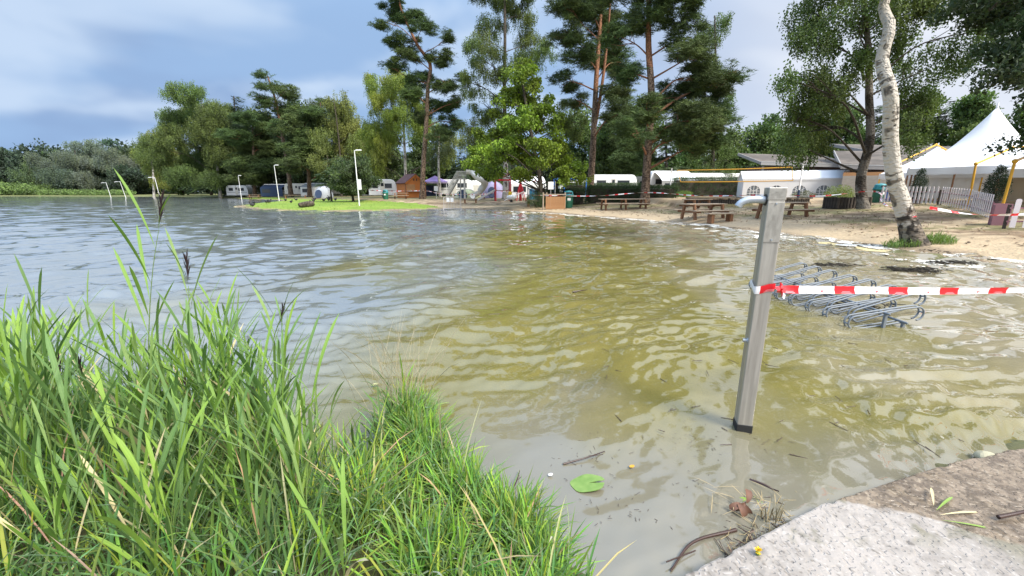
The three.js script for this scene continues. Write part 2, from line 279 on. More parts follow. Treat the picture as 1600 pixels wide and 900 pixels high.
function clumpSpray(seed, n = 30) {                              // drooping flat conifer spray, pointing along +x
  const r = mulberry(seed), pos = [], idx = [];
  for (let i = 0; i < n; i++) { const t = r(), c = V(t * 0.9 - 0.3, -0.25 * t * t, (r() - 0.5) * 0.5 * (1.1 - t)), dir = V(0.5 + r(), -0.5 * r() - 0.1, (r() - 0.5) * 1.6).normalize(), s = dir.clone().cross(V(0, 1, 0)).normalize().addScaledVector(rv(r), 0.4), o = pos.length / 3, w = 0.05; const L = 0.22 + r() * 0.2; for (const p of [c.clone().addScaledVector(s, w), c.clone().addScaledVector(s, -w), c.clone().addScaledVector(dir, L)]) pos.push(p.x, p.y, p.z); idx.push(o, o + 1, o + 2); }
  return rawGeo(pos, idx);
}
const CL = { broad: clumpBroad(1), small: clumpBroad(2, 18, 0.24, 0.09), hang: clumpHang(3), needle: clumpNeedle(4), spray: clumpSpray(5), maple: clumpBroad(6, 13, 0.4, 0.19) };
const KIND = {
  pine: { clump: 'needle', mat: 'needle', c: [0.072, 0.112, 0.03], v: 0.45, flat: 0.85, bark: 'pineBark', top: 'pineTop' },
  birch: { clump: 'hang', mat: 'leaf', c: [0.21, 0.265, 0.035], v: 0.35, flat: 1.1, bark: 'birch', top: 'birch' },
  darkbirch: { clump: 'hang', mat: 'leaf', c: [0.095, 0.145, 0.026], v: 0.45, flat: 1.0, bark: 'darkBark', top: 'darkBark' },
  maple: { clump: 'maple', mat: 'leaf', c: [0.21, 0.30, 0.02], v: 0.4, flat: 0.8, bark: 'darkBark', top: 'darkBark' },
  leafy: { clump: 'broad', mat: 'leaf', c: [0.09, 0.145, 0.03], v: 0.4, flat: 0.85, bark: 'darkBark', top: 'darkBark' },
  willow: { clump: 'hang', mat: 'leaf', c: [0.15, 0.19, 0.125], v: 0.25, flat: 0.9, bark: 'darkBark', top: 'darkBark' },
  spruce: { clump: 'spray', mat: 'needle', c: [0.055, 0.092, 0.03], v: 0.4, flat: 0.5, bark: 'darkBark', top: 'darkBark' },
};
let treeSeed = 100;
/* a tree d metres ahead: stem = the line of the trunk, lobes = [x, y, rx, ry] masses of foliage, both in photo units at that distance; each lobe gets its own depth */
function tree(name, label, kindName, d, stem, lobes, o = {}) {
  const K = KIND[kindName], r = mulberry(treeSeed++), px = 1 / 650 * d * CP, foot = stem[0];
  const x0 = across(foot[0], d), y0 = o.y ?? groundAt(x0, d) - 0.05;
  const root = thing(name, label, 'tree', x0, y0, d, 0, o.group);
  const at = (p, k = 0) => V(across(p[0], d, height(p[1], d)) - x0, height(p[1], d) - y0, k);
  const pts = [V(0, 0, 0), ...stem.slice(1).map((p) => at(p, (r() - 0.5) * 0.6))];
  const R0 = o.r ?? 0.3, line = curve(pts, 26), n = line.length, total = line[n - 1].y, radius = (t) => R0 * (1.0 - 0.8 * t) * (1 + (o.flare ?? 0.4) * Math.exp(-t * total / 0.45)) + 0.02;
  const ring = o.near ? 20 : 9;
  if (o.split) { const c = Math.round(n * o.split); part(root, 'trunk', tube(line.slice(0, c + 1), line.slice(0, c + 1).map((_, i) => radius(i / (n - 1))), ring), M[o.bark || K.bark]); part(root, 'upper_trunk', tube(line.slice(c), line.slice(c).map((_, i) => radius((i + c) / (n - 1))), ring), M[o.top || K.top]); }
  else part(root, 'trunk', tube(line, radius, ring), M[o.bark || K.bark]);
  if (o.twin) part(root, 'second_stem', tube(curve(o.twin.map((p) => at(p, 0.25)), 16), (t) => R0 * (0.62 - 0.45 * t), ring), M[o.top || K.top]);
  const spread = o.spread ?? 0.8, limbs = [], places = [], size = o.size ?? 0.9;
  const mean = lobes.reduce((a, b) => a + b[2], 0) / lobes.length * px;
  lobes.forEach((l, li) => {
    const rx = l[2] * px, ry = l[3] * px, rz = Math.max(rx * 0.85, mean * 0.6), k = l[4] !== undefined ? l[4] : (r() * 2 - 1) * mean * spread * 1.5;
    const c = at(l, k); c.z = k;
    // limb
    let ti = line.findIndex((p) => p.y > c.y - Math.hypot(c.x - p.x, c.z - p.z) * (o.rise ?? 0.55) - 0.3); if (ti < 0) ti = n - 2; ti = Math.max(ti, Math.round(n * 0.12));
    const a = line[ti], R = Math.max(0.03, radius(ti / (n - 1)) * 0.32), mid = a.clone().lerp(c, 0.5).add(rv(r).multiplyScalar(a.distanceTo(c) * 0.13)); mid.y += a.distanceTo(c) * 0.06;
    limbs.push(tube(curve([a, mid, c], 9), (t) => R * (1 - 0.75 * t), 6));
    for (let q = 0; q < (o.twigs ?? 4); q++) { const e = rv(r).multiply(V(rx, ry, rz)).multiplyScalar(0.9).add(c); const s = mid.clone().lerp(c, r()); limbs.push(tube(curve([s, s.clone().lerp(e, 0.5).add(rv(r).multiplyScalar(0.25)), e], 5), (t) => R * 0.45 * (1 - 0.8 * t), 5)); }
    const area = Math.pow(rx * ry * rz, 2 / 3), cnt = Math.round((o.density ?? 1) * 36 * area / (size * size) * (l[5] ?? 1));
    const subs = []; const ns = Math.max(4, Math.round(cnt / 26)); for (let q = 0; q < ns; q++) { const p = rv(r); p.multiplyScalar(Math.pow(p.length(), -0.45)); subs.push([p.multiply(V(rx, ry, rz)).multiplyScalar(0.88), 0.5 + r() * 0.7]); }
    for (let q = 0; q < cnt; q++) { const [sc, sr] = subs[Math.floor(r() * ns)]; const off = rv(r).multiply(V(1, K.flat * 0.7, 1)).multiplyScalar(size * 1.5 * sr); places.push([c.clone().add(sc).add(off), li]); }
  });
  part(root, 'limbs', join(limbs), M[o.limb || K.top]);
  const crown = new THREE.InstancedMesh(CL[o.clump || K.clump], M[K.mat], places.length), m4 = new THREE.Matrix4(), q4 = new THREE.Quaternion(), e3 = new THREE.Euler(), col = new THREE.Color(), base = o.c || K.c;
  const tints = lobes.map(() => [1 + (r() - 0.5) * 0.3, 1 + (r() - 0.5) * 0.24]);
  places.forEach(([p, li], i) => {
    const s = size * (0.7 + 0.6 * r());
    if (K.clump === 'spray') e3.set((r() - 0.5) * 0.5, Math.atan2(-p.z, p.x) + (r() - 0.5) * 1.2, (r() - 0.5) * 0.5); else if (K.clump === 'hang') e3.set((r() - 0.5) * 0.7, r() * 6.3, (r() - 0.5) * 0.7); else e3.set((r() - 0.5) * 1.2, r() * 6.3, (r() - 0.5) * 1.2);
    m4.compose(p, q4.setFromEuler(e3), V(s, s, s)); crown.setMatrixAt(i, m4);
    const b = (1 + (r() - 0.5) * 2 * K.v) * tints[li][0], h = tints[li][1]; crown.setColorAt(i, col.setRGB(base[0] * b * h, base[1] * b, base[2] * b * (0.7 + 0.6 * r())));
  });
  crown.name = 'crown'; crown.userData.kind = 'stuff'; crown.castShadow = crown.receiveShadow = true; root.add(crown);
  return root;
}
// masses for trees given by outline only: round crown, cone, or tall column, in photo units
function roundLobes(x, y0, y1, w, n, seed) { const r = mulberry(seed), out = []; for (let i = 0; i < n; i++) { const t = (i + 0.5) / n, y = lerp(y0, y1, t), hw = w * Math.sqrt(Math.max(0.12, 1 - Math.pow(2 * t - 0.95, 2))); out.push([x + (r() * 2 - 1) * hw * 0.55, y, hw * (0.42 + 0.2 * r()), Math.abs(y1 - y0) / n * (0.9 + 0.4 * r())]); } return out; }
function coneLobes(x, y0, y1, w, n, seed) { const r = mulberry(seed), out = []; for (let i = 0; i < n; i++) { const t = (i + 0.5) / n, hw = w * (1 - t * 0.88); out.push([x + (r() * 2 - 1) * hw * 0.25, lerp(y0, y1, t), hw * (0.75 + 0.3 * r()), Math.abs(y1 - y0) / n * 0.75, 0]); } return out; }

// ---------------------------------------------------------------- the trees, from the right of the beach round to the far shore
tree('birch_tree', 'leaning white birch with dark furrowed foot at the flooded beach edge', 'darkbirch', 11.7, [[1440, 378], [1424, 335], [1405, 285], [1390, 220], [1379, 150], [1376, 95], [1384, 45], [1396, 0], [1405, -60], [1400, -200], [1390, -360]],
  [[1330, -90, 90, 70], [1440, -120, 90, 70], [1380, -220, 120, 80], [1290, -200, 80, 60], [1480, -240, 90, 70], [1390, -340, 120, 80], [1300, -320, 80, 60]], { r: 0.2, bark: 'birchNear', y: -0.12, limb: 'darkBark', size: 0.34, density: 0.5, flare: 0.8, near: true, twigs: 3 });
tree('birch_tree', 'dark leafy birch with grey trunk beside the log planter', 'darkbirch', 22.4, [[1348, 328], [1350, 280], [1355, 220], [1357, 150], [1355, 80], [1350, 0], [1345, -120]],
  [[1240, 185, 34, 55], [1215, 140, 16, 24, 1.5], [1290, 130, 44, 40], [1270, 70, 34, 30], [1320, 60, 46, 46], [1310, 190, 40, 34], [1285, 225, 26, 24], [1330, 130, 34, 50, -2], [1410, 60, 40, 44], [1440, 110, 46, 38], [1425, 165, 34, 34], [1470, 70, 30, 40, 2], [1360, 10, 60, 36], [1290, 10, 36, 26], [1440, 0, 46, 36], [1330, -60, 70, 50], [1410, -70, 60, 50], [1365, -130, 60, 46], [1375, 205, 20, 30, 2]], { r: 0.24, bark: 'birchFoot', size: 0.5, density: 0.95, flare: 0.3 });
tree('leafy_tree', 'dark leafy tree overhanging the marquee from beyond the frame', 'leafy', 15, [[1850, 335], [1840, 240], [1820, 100], [1800, -60], [1790, -240]],
  [[1560, 30, 50, 34], [1500, 130, 34, 16, 1], [1590, 60, 46, 40], [1528, 92, 38, 18], [1670, 150, 40, 34], [1604, 214, 20, 9, 0], [1660, 120, 60, 60], [1700, 30, 80, 70], [1640, -30, 70, 50], [1560, -50, 60, 40], [1760, -100, 110, 80], [1650, -140, 90, 60], [1500, 20, 26, 16, 1.2], [1720, 160, 60, 46], [1840, 60, 90, 80], [1800, -220, 110, 70]], { r: 0.34, size: 0.36, density: 0.62, c: [0.05, 0.085, 0.028], rise: 0.25 });
const PINES = 'tall pines behind the hedge';
tree('pine_tree', 'tall pine with bare brown trunk beside the long picnic table', 'pine', 33, [[1007, 321], [1013, 240], [1016, 150], [1015, 70], [1012, 0], [1008, -90], [1000, -200]],
  [[1000, 30, 30, 18], [965, 60, 26, 16], [1050, 20, 40, 26], [1075, 60, 30, 22], [985, 110, 24, 16], [1100, 120, 40, 26], [1060, 145, 44, 26], [1130, 130, 30, 18], [1080, 190, 40, 30], [1110, 215, 34, 26], [1050, 220, 28, 22], [1120, 175, 36, 22], [1000, 180, 22, 20, 2], [975, 215, 22, 24, 2], [1040, -20, 50, 26], [980, -30, 46, 26], [1010, -90, 60, 34], [1060, -110, 40, 26], [1000, -160, 46, 30], [1005, -210, 30, 20], [1070, 95, 26, 16], [1150, 118, 14, 8, 0]], { r: 0.32, split: 0.4, size: 0.58, density: 1.45, twigs: 5, group: PINES });
tree('pine_tree', 'twin-stemmed tall pine rising behind the clipped hedge', 'pine', 42, [[921, 304], [925, 240], [928, 180], [932, 110], [938, 40], [940, -40], [938, -140]],
  [[905, 20, 32, 18], [880, 60, 26, 18], [900, 90, 26, 16], [885, 120, 20, 14], [960, 30, 34, 20], [945, 80, 30, 20], [915, -10, 40, 22], [960, -40, 40, 26], [900, -60, 40, 26], [940, -110, 50, 30], [930, -160, 34, 22], [975, 90, 24, 22], [905, 150, 14, 12], [955, 140, 22, 20], [950, 190, 20, 22, 3], [880, 20, 22, 14]], { r: 0.32, split: 0.42, size: 0.6, density: 1.4, twigs: 5, group: PINES, twin: [[925, 214], [934, 170], [943, 110], [950, 40], [955, -40]] });
tree('maple_tree', 'bright yellow-green maple standing at the bin shelter', 'maple', 36, [[846, 320], [844, 280], [836, 240], [826, 190], [818, 140], [812, 100]],
  [[812, 98, 9, 8], [822, 112, 13, 9], [802, 122, 14, 10], [836, 132, 14, 11], [806, 142, 20, 12], [790, 158, 16, 12], [826, 158, 24, 14, -1], [850, 165, 16, 12], [778, 182, 18, 12], [808, 184, 24, 14, -2], [842, 190, 26, 14, -1], [868, 196, 14, 12], [764, 208, 20, 12], [795, 214, 26, 14, -2], [832, 220, 26, 14, -2.2], [866, 222, 22, 14], [752, 232, 16, 11], [782, 242, 24, 13, -1.5], [820, 248, 26, 13, -2.4], [856, 250, 24, 13, -1], [886, 240, 16, 12], [898, 262, 16, 9], [744, 256, 13, 9], [770, 268, 18, 10], [806, 276, 20, 10, 1], [872, 276, 24, 10], [905, 276, 9, 6], [812, 200, 26, 22, 3], [846, 245, 28, 20, 3], [780, 236, 24, 18, 3]], { r: 0.2, size: 0.42, density: 0.75, spread: 0.6, c: [0.18, 0.26, 0.018], twigs: 6 });
tree('birch_tree', 'tall sparse birch with bare upper branches behind the playground', 'darkbirch', 50, [[789, 314], [790, 262], [789, 200], [788, 130], [789, 60], [788, -20], [785, -110]],
  [[745, 90, 20, 20], [735, 130, 18, 22], [760, 165, 26, 24], [830, 60, 24, 20], [850, 90, 18, 20], [815, 20, 20, 20], [770, 30, 22, 22], [755, 60, 14, 14], [795, -20, 36, 26], [830, -40, 30, 24], [750, -30, 26, 22], [790, -80, 40, 26], [740, 215, 22, 30], [745, 260, 16, 18], [810, 120, 26, 30, 2], [770, 110, 22, 26, 2], [870, 180, 18, 22, 2], [895, 195, 16, 24, 2]], { r: 0.3, bark: 'birch', top: 'darkBark', split: 0.3, size: 0.55, density: 1.25, twigs: 14, c: [0.12, 0.17, 0.03] });
tree('pine_tree', 'tall crooked pine with red trunk beside the wooden hut', 'pine', 53, [[660, 312], [662, 260], [666, 190], [669, 135], [672, 100], [655, 75], [640, 45], [625, 10], [618, -40]],
  [[615, 10, 26, 14], [605, 40, 14, 8], [640, 30, 24, 12], [630, 65, 26, 12], [665, 55, 22, 10], [605, 98, 18, 8], [640, 95, 22, 10], [690, 90, 24, 12], [705, 62, 14, 6], [650, 125, 26, 14], [700, 130, 24, 14], [685, 160, 30, 14], [715, 160, 10, 6], [640, 150, 22, 10], [620, -20, 28, 16], [610, -60, 24, 16], [700, 188, 20, 12], [690, 215, 18, 14], [655, 180, 18, 10]], { r: 0.3, split: 0.45, size: 0.56, density: 1.2, twigs: 5 });
tree('birch_tree', 'weeping birch with white trunk behind the wooden hut', 'birch', 66, [[635, 304], [633, 260], [631, 210], [628, 160], [622, 115]],
  [[615, 120, 24, 16], [590, 140, 20, 22], [575, 130, 10, 18], [640, 145, 26, 24], [605, 170, 30, 26], [640, 190, 34, 26], [590, 205, 30, 22], [575, 215, 18, 26], [600, 240, 18, 26], [670, 200, 24, 22], [660, 165, 20, 20], [590, 260, 10, 18], [705, 225, 18, 24], [690, 245, 16, 18]], { r: 0.24, limb: 'darkBark', size: 0.7, density: 1.4 });
tree('birch_tree', 'slim pale-trunked birch left of the slide tower', 'birch', 62, [[688, 306], [686, 270], [686, 235], [687, 205]], [[688, 215, 16, 16], [700, 235, 14, 16], [676, 240, 14, 16], [690, 200, 12, 10]], { r: 0.2, limb: 'darkBark', size: 0.7, density: 1.0, c: [0.09, 0.13, 0.04] });
tree('birch_tree', 'high birch top showing above the dark pine crown', 'darkbirch', 62, [[1112, 304], [1115, 240], [1117, 160], [1117, 90], [1116, 25]],
  [[1116, 34, 18, 12], [1108, 46, 10, 12], [1128, 44, 12, 14], [1118, 66, 12, 12], [1110, 110, 24, 22], [1125, 150, 22, 22], [1095, 255, 24, 26], [1135, 250, 20, 26], [1110, 200, 30, 30]], { r: 0.3, size: 0.7, density: 0.8 });
// the grove between the mown point and the far camping ground
tree('birch_tree', 'broad weeping birch at the water behind the leaning lamp post', 'birch', 98, [[344, 306], [342, 270], [336, 230], [322, 190], [312, 150]],
  [[310, 155, 22, 14], [290, 165, 22, 14], [330, 175, 26, 18], [275, 190, 20, 16], [305, 195, 34, 22, -2], [345, 205, 26, 22], [285, 220, 30, 22], [325, 225, 34, 22, -3], [260, 235, 22, 20], [355, 240, 22, 22], [300, 250, 34, 20, -3], [340, 262, 28, 18, -2], [346, 182, 22, 14], [362, 206, 18, 16], [272, 176, 14, 10], [270, 262, 24, 18], [310, 275, 30, 14], [350, 282, 18, 12], [318, 146, 10, 8]], { r: 0.28, limb: 'darkBark', size: 1.05, density: 1.9, c: [0.115, 0.17, 0.035] });
tree('birch_tree', 'low weeping birch leaning over the lake by the leaning lamp post', 'birch', 108, [[240, 304], [240, 280], [238, 250], [236, 225]], [[236, 215, 18, 12], [228, 235, 16, 16], [248, 240, 18, 18], [232, 262, 18, 16], [256, 268, 16, 14], [244, 285, 14, 8]], { r: 0.26, limb: 'darkBark', size: 1.1, density: 1.8, c: [0.20, 0.235, 0.04] });
const GROVE = 'trees of the lakeside grove';
tree('spruce_tree', 'dark conifer just right of the broad weeping birch', 'spruce', 100, [[372, 306], [370, 240], [366, 150]], coneLobes(370, 292, 155, 28, 9, 3), { r: 0.4, size: 1.3, density: 1.6, group: GROVE });
tree('pine_tree', 'dark bushy pine between the broad birch and the tall pine', 'pine', 92, [[398, 306], [396, 250], [394, 190]], [[392, 188, 18, 10], [408, 200, 20, 12], [380, 215, 20, 14], [400, 232, 26, 16], [385, 255, 24, 14], [412, 262, 22, 14], [395, 278, 22, 10]], { r: 0.4, size: 1.1, density: 2.0, group: GROVE });
tree('pine_tree', 'tallest pine of the lakeside grove with leaning bare trunk', 'pine', 84, [[455, 305], [449, 260], [443, 215], [436, 175], [425, 140], [418, 118]], [[415, 122, 10, 7], [424, 138, 18, 8], [440, 150, 20, 8], [412, 155, 12, 6], [430, 168, 24, 9], [455, 145, 12, 7], [415, 185, 14, 7], [450, 178, 18, 10], [436, 196, 16, 8], [428, 212, 10, 6]], { r: 0.42, split: 0.5, size: 0.95, density: 1.1, group: GROVE });
tree('pine_tree', 'dense dark pine right of the leaning bare trunk', 'pine', 82, [[484, 305], [482, 250], [476, 190]], [[470, 178, 18, 10], [488, 185, 20, 12], [462, 200, 16, 12], [485, 210, 26, 16], [470, 230, 24, 16], [495, 240, 24, 16], [478, 258, 26, 14], [500, 268, 18, 10]], { r: 0.42, size: 1.05, density: 2.0, group: GROVE });
tree('birch_tree', 'yellow-green birch with rounded top in the grove', 'birch', 80, [[534, 304], [532, 260], [528, 200], [522, 155]], [[520, 158, 20, 12], [535, 175, 20, 16], [508, 180, 18, 16], [525, 200, 28, 18], [548, 205, 16, 20], [510, 220, 22, 18], [538, 235, 24, 20], [515, 250, 20, 16], [555, 232, 12, 20]], { r: 0.2, limb: 'darkBark', size: 0.95, bark: 'darkBark', density: 1.7, c: [0.18, 0.215, 0.045], group: GROVE });
tree('pine_tree', 'slender dark pine at the right edge of the grove', 'pine', 90, [[505, 305], [504, 250], [500, 160]], [[500, 160, 14, 9], [492, 172, 14, 9], [508, 185, 14, 10], [498, 205, 18, 12], [505, 290, 26, 8], [500, 275, 24, 12]], { r: 0.36, size: 1.0, density: 1.2, group: GROVE });
tree('spruce_tree', 'small light-green conifer on the mown point', 'spruce', 52, [[518, 312], [517, 290], [512, 243]], coneLobes(514, 292, 244, 19, 7, 5), { r: 0.1, size: 0.6, density: 0.9, c: [0.10, 0.16, 0.06] });
tree('leafy_tree', 'small round dark-green tree beside the tall lamp post', 'leafy', 50, [[552, 313], [551, 290], [552, 262]], [[550, 255, 20, 10], [538, 268, 18, 10], [562, 268, 20, 11], [545, 282, 22, 10], [570, 284, 16, 10], [556, 294, 20, 7], [528, 284, 12, 9]], { r: 0.12, size: 0.6, density: 1.2, c: [0.06, 0.10, 0.03] });
// dark wood behind the tents and caravans
const WOOD = 'wood behind the camping ground';
const woodLabels = { spruce: 'dark conifer of the background wood', leafy: 'leafy dark-green tree of the background wood', pine: 'dark pine of the background wood' };
[[592, 95, 235, 24, 'spruce'], [612, 88, 225, 20, 'spruce'], [650, 100, 215, 26, 'leafy'], [700, 98, 232, 22, 'spruce'], [722, 78, 236, 22, 'spruce'], [742, 92, 226, 24, 'spruce'], [762, 86, 214, 26, 'leafy'], [790, 104, 190, 34, 'leafy'], [870, 80, 180, 30, 'spruce'], [905, 92, 175, 34, 'leafy'], [945, 72, 190, 30, 'leafy'], [975, 66, 150, 36, 'pine'], [1000, 84, 170, 36, 'leafy'], [1040, 62, 170, 34, 'spruce'], [1075, 72, 180, 34, 'leafy'], [1100, 90, 200, 36, 'spruce'], [1140, 76, 205, 30, 'leafy'], [1165, 92, 200, 30, 'spruce'], [1192, 84, 192, 26, 'leafy'], [1215, 96, 188, 30, 'leafy'], [1250, 88, 196, 34, 'spruce'], [1290, 80, 185, 40, 'leafy'], [1335, 74, 170, 44, 'leafy'], [1385, 82, 165, 44, 'spruce'], [1430, 70, 150, 50, 'leafy'], [1480, 78, 160, 44, 'spruce'], [1530, 66, 150, 54, 'leafy'], [1600, 70, 160, 60, 'leafy'], [575, 100, 230, 26, 'spruce'], [545, 105, 215, 30, 'leafy'], [500, 108, 225, 30, 'leafy'], [455, 112, 220, 32, 'spruce'], [415, 115, 230, 30, 'spruce'], [375, 118, 235, 30, 'leafy'], [330, 122, 245, 30, 'spruce'], [285, 126, 250, 30, 'leafy']].forEach(([x, d, top, w, k], i) =>
  tree(k === 'leafy' ? 'leafy_tree' : k + '_tree', woodLabels[k] + ' behind ' + [[450, 'the far left caravans'], [560, 'the lakeside grove'], [680, 'the wooden hut'], [780, 'the slide'], [920, 'the maple'], [1060, 'the two tall pines'], [1180, 'the volleyball net'], [1320, 'the arched marquee'], [1450, 'the leaning birch'], [9999, 'the peaked tent']].find((q) => x < q[0])[1], k, d, [[x, 305], [x + 1, 270], [x, lerp(305, top, 0.85)]], k === 'spruce' ? coneLobes(x, 296, top, w, 9, i + 50) : roundLobes(x, 296, top, w, 11, i + 50), { r: 0.3, size: d / 66, density: 1.5, twigs: 1, c: KIND[k].c.map((q) => q * (0.8 + 0.45 * hash2(i, 5))), group: WOOD }));
[[388, 100, 172, 30, 'pine'], [412, 96, 178, 28, 'leafy'], [470, 94, 168, 30, 'leafy'], [452, 98, 200, 26, 'spruce'], [545, 92, 175, 26, 'leafy'], [565, 88, 205, 22, 'leafy'], [352, 106, 178, 26, 'leafy'], [610, 84, 190, 28, 'leafy']].forEach(([x, d, top, w, k], i) => tree(k === 'leafy' ? 'leafy_tree' : k + '_tree', ['dark pine behind the left half of the lakeside grove', 'leafy dark tree behind the tallest grove pine', 'leafy dark tree between the grove pines', 'conifer behind the leaning bare grove trunk', 'leafy tree behind the yellow-green birch', 'low leafy tree at the right end of the grove', 'leafy tree behind the broad weeping birch', 'leafy tree behind the white-trunked weeping birch'][i], k, d, [[x, 305], [x + 1, 260], [x, lerp(305, top, 0.85)]], k === 'spruce' ? coneLobes(x, 296, top, w, 9, i + 90) : roundLobes(x, 296, top, w, 12, i + 90), { r: 0.3, size: d / 72, density: 1.6, twigs: 1, c: [[0.045, 0.07, 0.03], [0.075, 0.11, 0.035], [0.07, 0.105, 0.035], [0.045, 0.07, 0.03], [0.09, 0.13, 0.04], [0.1, 0.14, 0.04], [0.08, 0.12, 0.035], [0.085, 0.125, 0.035]][i], group: WOOD }));
const FAR = 'far shore trees';
[[20, 165, 238, 34, 'leafy', [0.045, 0.08, 0.04]], [-30, 170, 236, 36, 'leafy', [0.05, 0.09, 0.045]], [48, 150, 246, 22, 'willow', [0.09, 0.14, 0.055]], [75, 158, 240, 24, 'leafy', [0.08, 0.14, 0.03]], [180, 160, 226, 26, 'leafy', [0.055, 0.1, 0.05]], [212, 150, 236, 20, 'leafy', [0.07, 0.11, 0.04]], [200, 140, 262, 34, 'leafy', [0.035, 0.06, 0.03]], [225, 150, 232, 20, 'leafy', [0.075, 0.11, 0.04]]].forEach(([x, d, top, w, k, c], i) =>
  tree('leafy_tree', 'dark leafy tree on the far shore of the lake', k, d, [[x, 303], [x, 270], [x, lerp(303, top, 0.8)]], roundLobes(x, 300, top, w, 10, i + 130), { r: 0.4, size: 1.7, density: 1, twigs: 1, c, group: FAR, y: 0.2 }));
tree('willow_tree', 'broad silvery willow on the far shore', 'willow', 148, [[120, 303], [120, 270], [118, 235]], [[118, 226, 24, 8], [100, 236, 20, 12], [136, 236, 24, 12], [112, 250, 30, 14], [145, 256, 26, 16], [92, 262, 22, 16], [124, 275, 34, 14], [160, 280, 22, 12], [100, 288, 26, 9]], { r: 0.5, size: 1.5, density: 1.2, y: 0.2 });
tree('willow_tree', 'smaller silver-tipped willow near the thin lamp posts', 'willow', 142, [[190, 303], [188, 280], [186, 248]], [[184, 240, 16, 8], [198, 250, 16, 10], [176, 254, 16, 10], [190, 266, 22, 12], [206, 274, 16, 12]], { r: 0.5, size: 1.5, density: 1, y: 0.2 });
// ---------------------------------------------------------------- materials for built things
const woodTex = (a, b, seed) => texture(256, 256, (u, v) => { const g = tileNoise(u * 0.25 % 1, v, 24, seed, 3), w = tileNoise(u, v, 4, seed + 1, 3); return mix3(a, b, clamp(g * 0.7 + w * 0.5 - 0.1)); }, true);
const steelTex = texture(256, 256, (u, v) => { const n = tileNoise(u, v, 5, 61, 5), s = tileNoise(u, v * 0.999, 40, 62, 2); return mix3([0.52, 0.49, 0.44], [0.29, 0.27, 0.24], clamp(n * 1.1 - 0.1 + (s - 0.5) * 0.25)); }, true);
const steelRough = texture(256, 256, (u, v) => 0.30 + 0.32 * tileNoise(u, v, 6, 63, 5));
Object.assign(M, {
  steel: new THREE.MeshStandardMaterial({ map: steelTex, roughnessMap: steelRough, roughness: 1, metalness: 0.6 }), rackSteel: std([0.17, 0.19, 0.21], 0.55, { metalness: 0.1 }),
  galv: std([0.42, 0.46, 0.50], 0.42, { metalness: 0.65 }), black: std([0.015, 0.015, 0.016], 0.6), white: std([0.78, 0.78, 0.77], 0.5), cream: std([0.66, 0.63, 0.56], 0.6), grey: std([0.3, 0.3, 0.29], 0.6), metal: std([0.55, 0.55, 0.54], 0.4, { metalness: 0.5 }),
  tableWood: std(0xffffff, 0.8, { map: woodTex([0.42, 0.34, 0.25], [0.25, 0.18, 0.12], 71) }), legWood: std(0xffffff, 0.85, { map: woodTex([0.30, 0.15, 0.07], [0.16, 0.07, 0.035], 73) }), darkWood: std(0xffffff, 0.9, { map: woodTex([0.09, 0.07, 0.055], [0.03, 0.025, 0.02], 75) }),
  hutWood: std(0xffffff, 0.7, { map: woodTex([0.60, 0.21, 0.045], [0.42, 0.125, 0.028], 77) }), boxWood: std(0xffffff, 0.75, { map: woodTex([0.46, 0.25, 0.11], [0.30, 0.14, 0.055], 79) }), hutRoof: std(0xffffff, 0.85, { map: texture(128, 128, (u, v) => mix3([0.17, 0.085, 0.08], [0.10, 0.05, 0.05], tileNoise(u, v, 16, 81, 3)), true) }),
  red: std([0.50, 0.02, 0.03], 0.45), green: std([0.02, 0.13, 0.075], 0.45), teal: std([0.03, 0.22, 0.24], 0.4), blue: std([0.03, 0.16, 0.55], 0.4), yellow: std([0.75, 0.40, 0.03], 0.45), lilac: std([0.34, 0.31, 0.48], 0.8), navy: std([0.02, 0.04, 0.09], 0.7),
  glass: std([0.03, 0.035, 0.04], 0.08), fabric: new THREE.MeshPhysicalMaterial({ color: lin(0.80, 0.80, 0.80), roughness: 0.9, transmission: 0.22, thickness: 0, side: THREE.DoubleSide }), beige: new THREE.MeshPhysicalMaterial({ color: lin(0.52, 0.43, 0.31), roughness: 0.9, transmission: 0.2, thickness: 0, side: THREE.DoubleSide }),
  picket: std([0.80, 0.72, 0.72], 0.6), pink: std([0.36, 0.17, 0.19], 0.7),
});

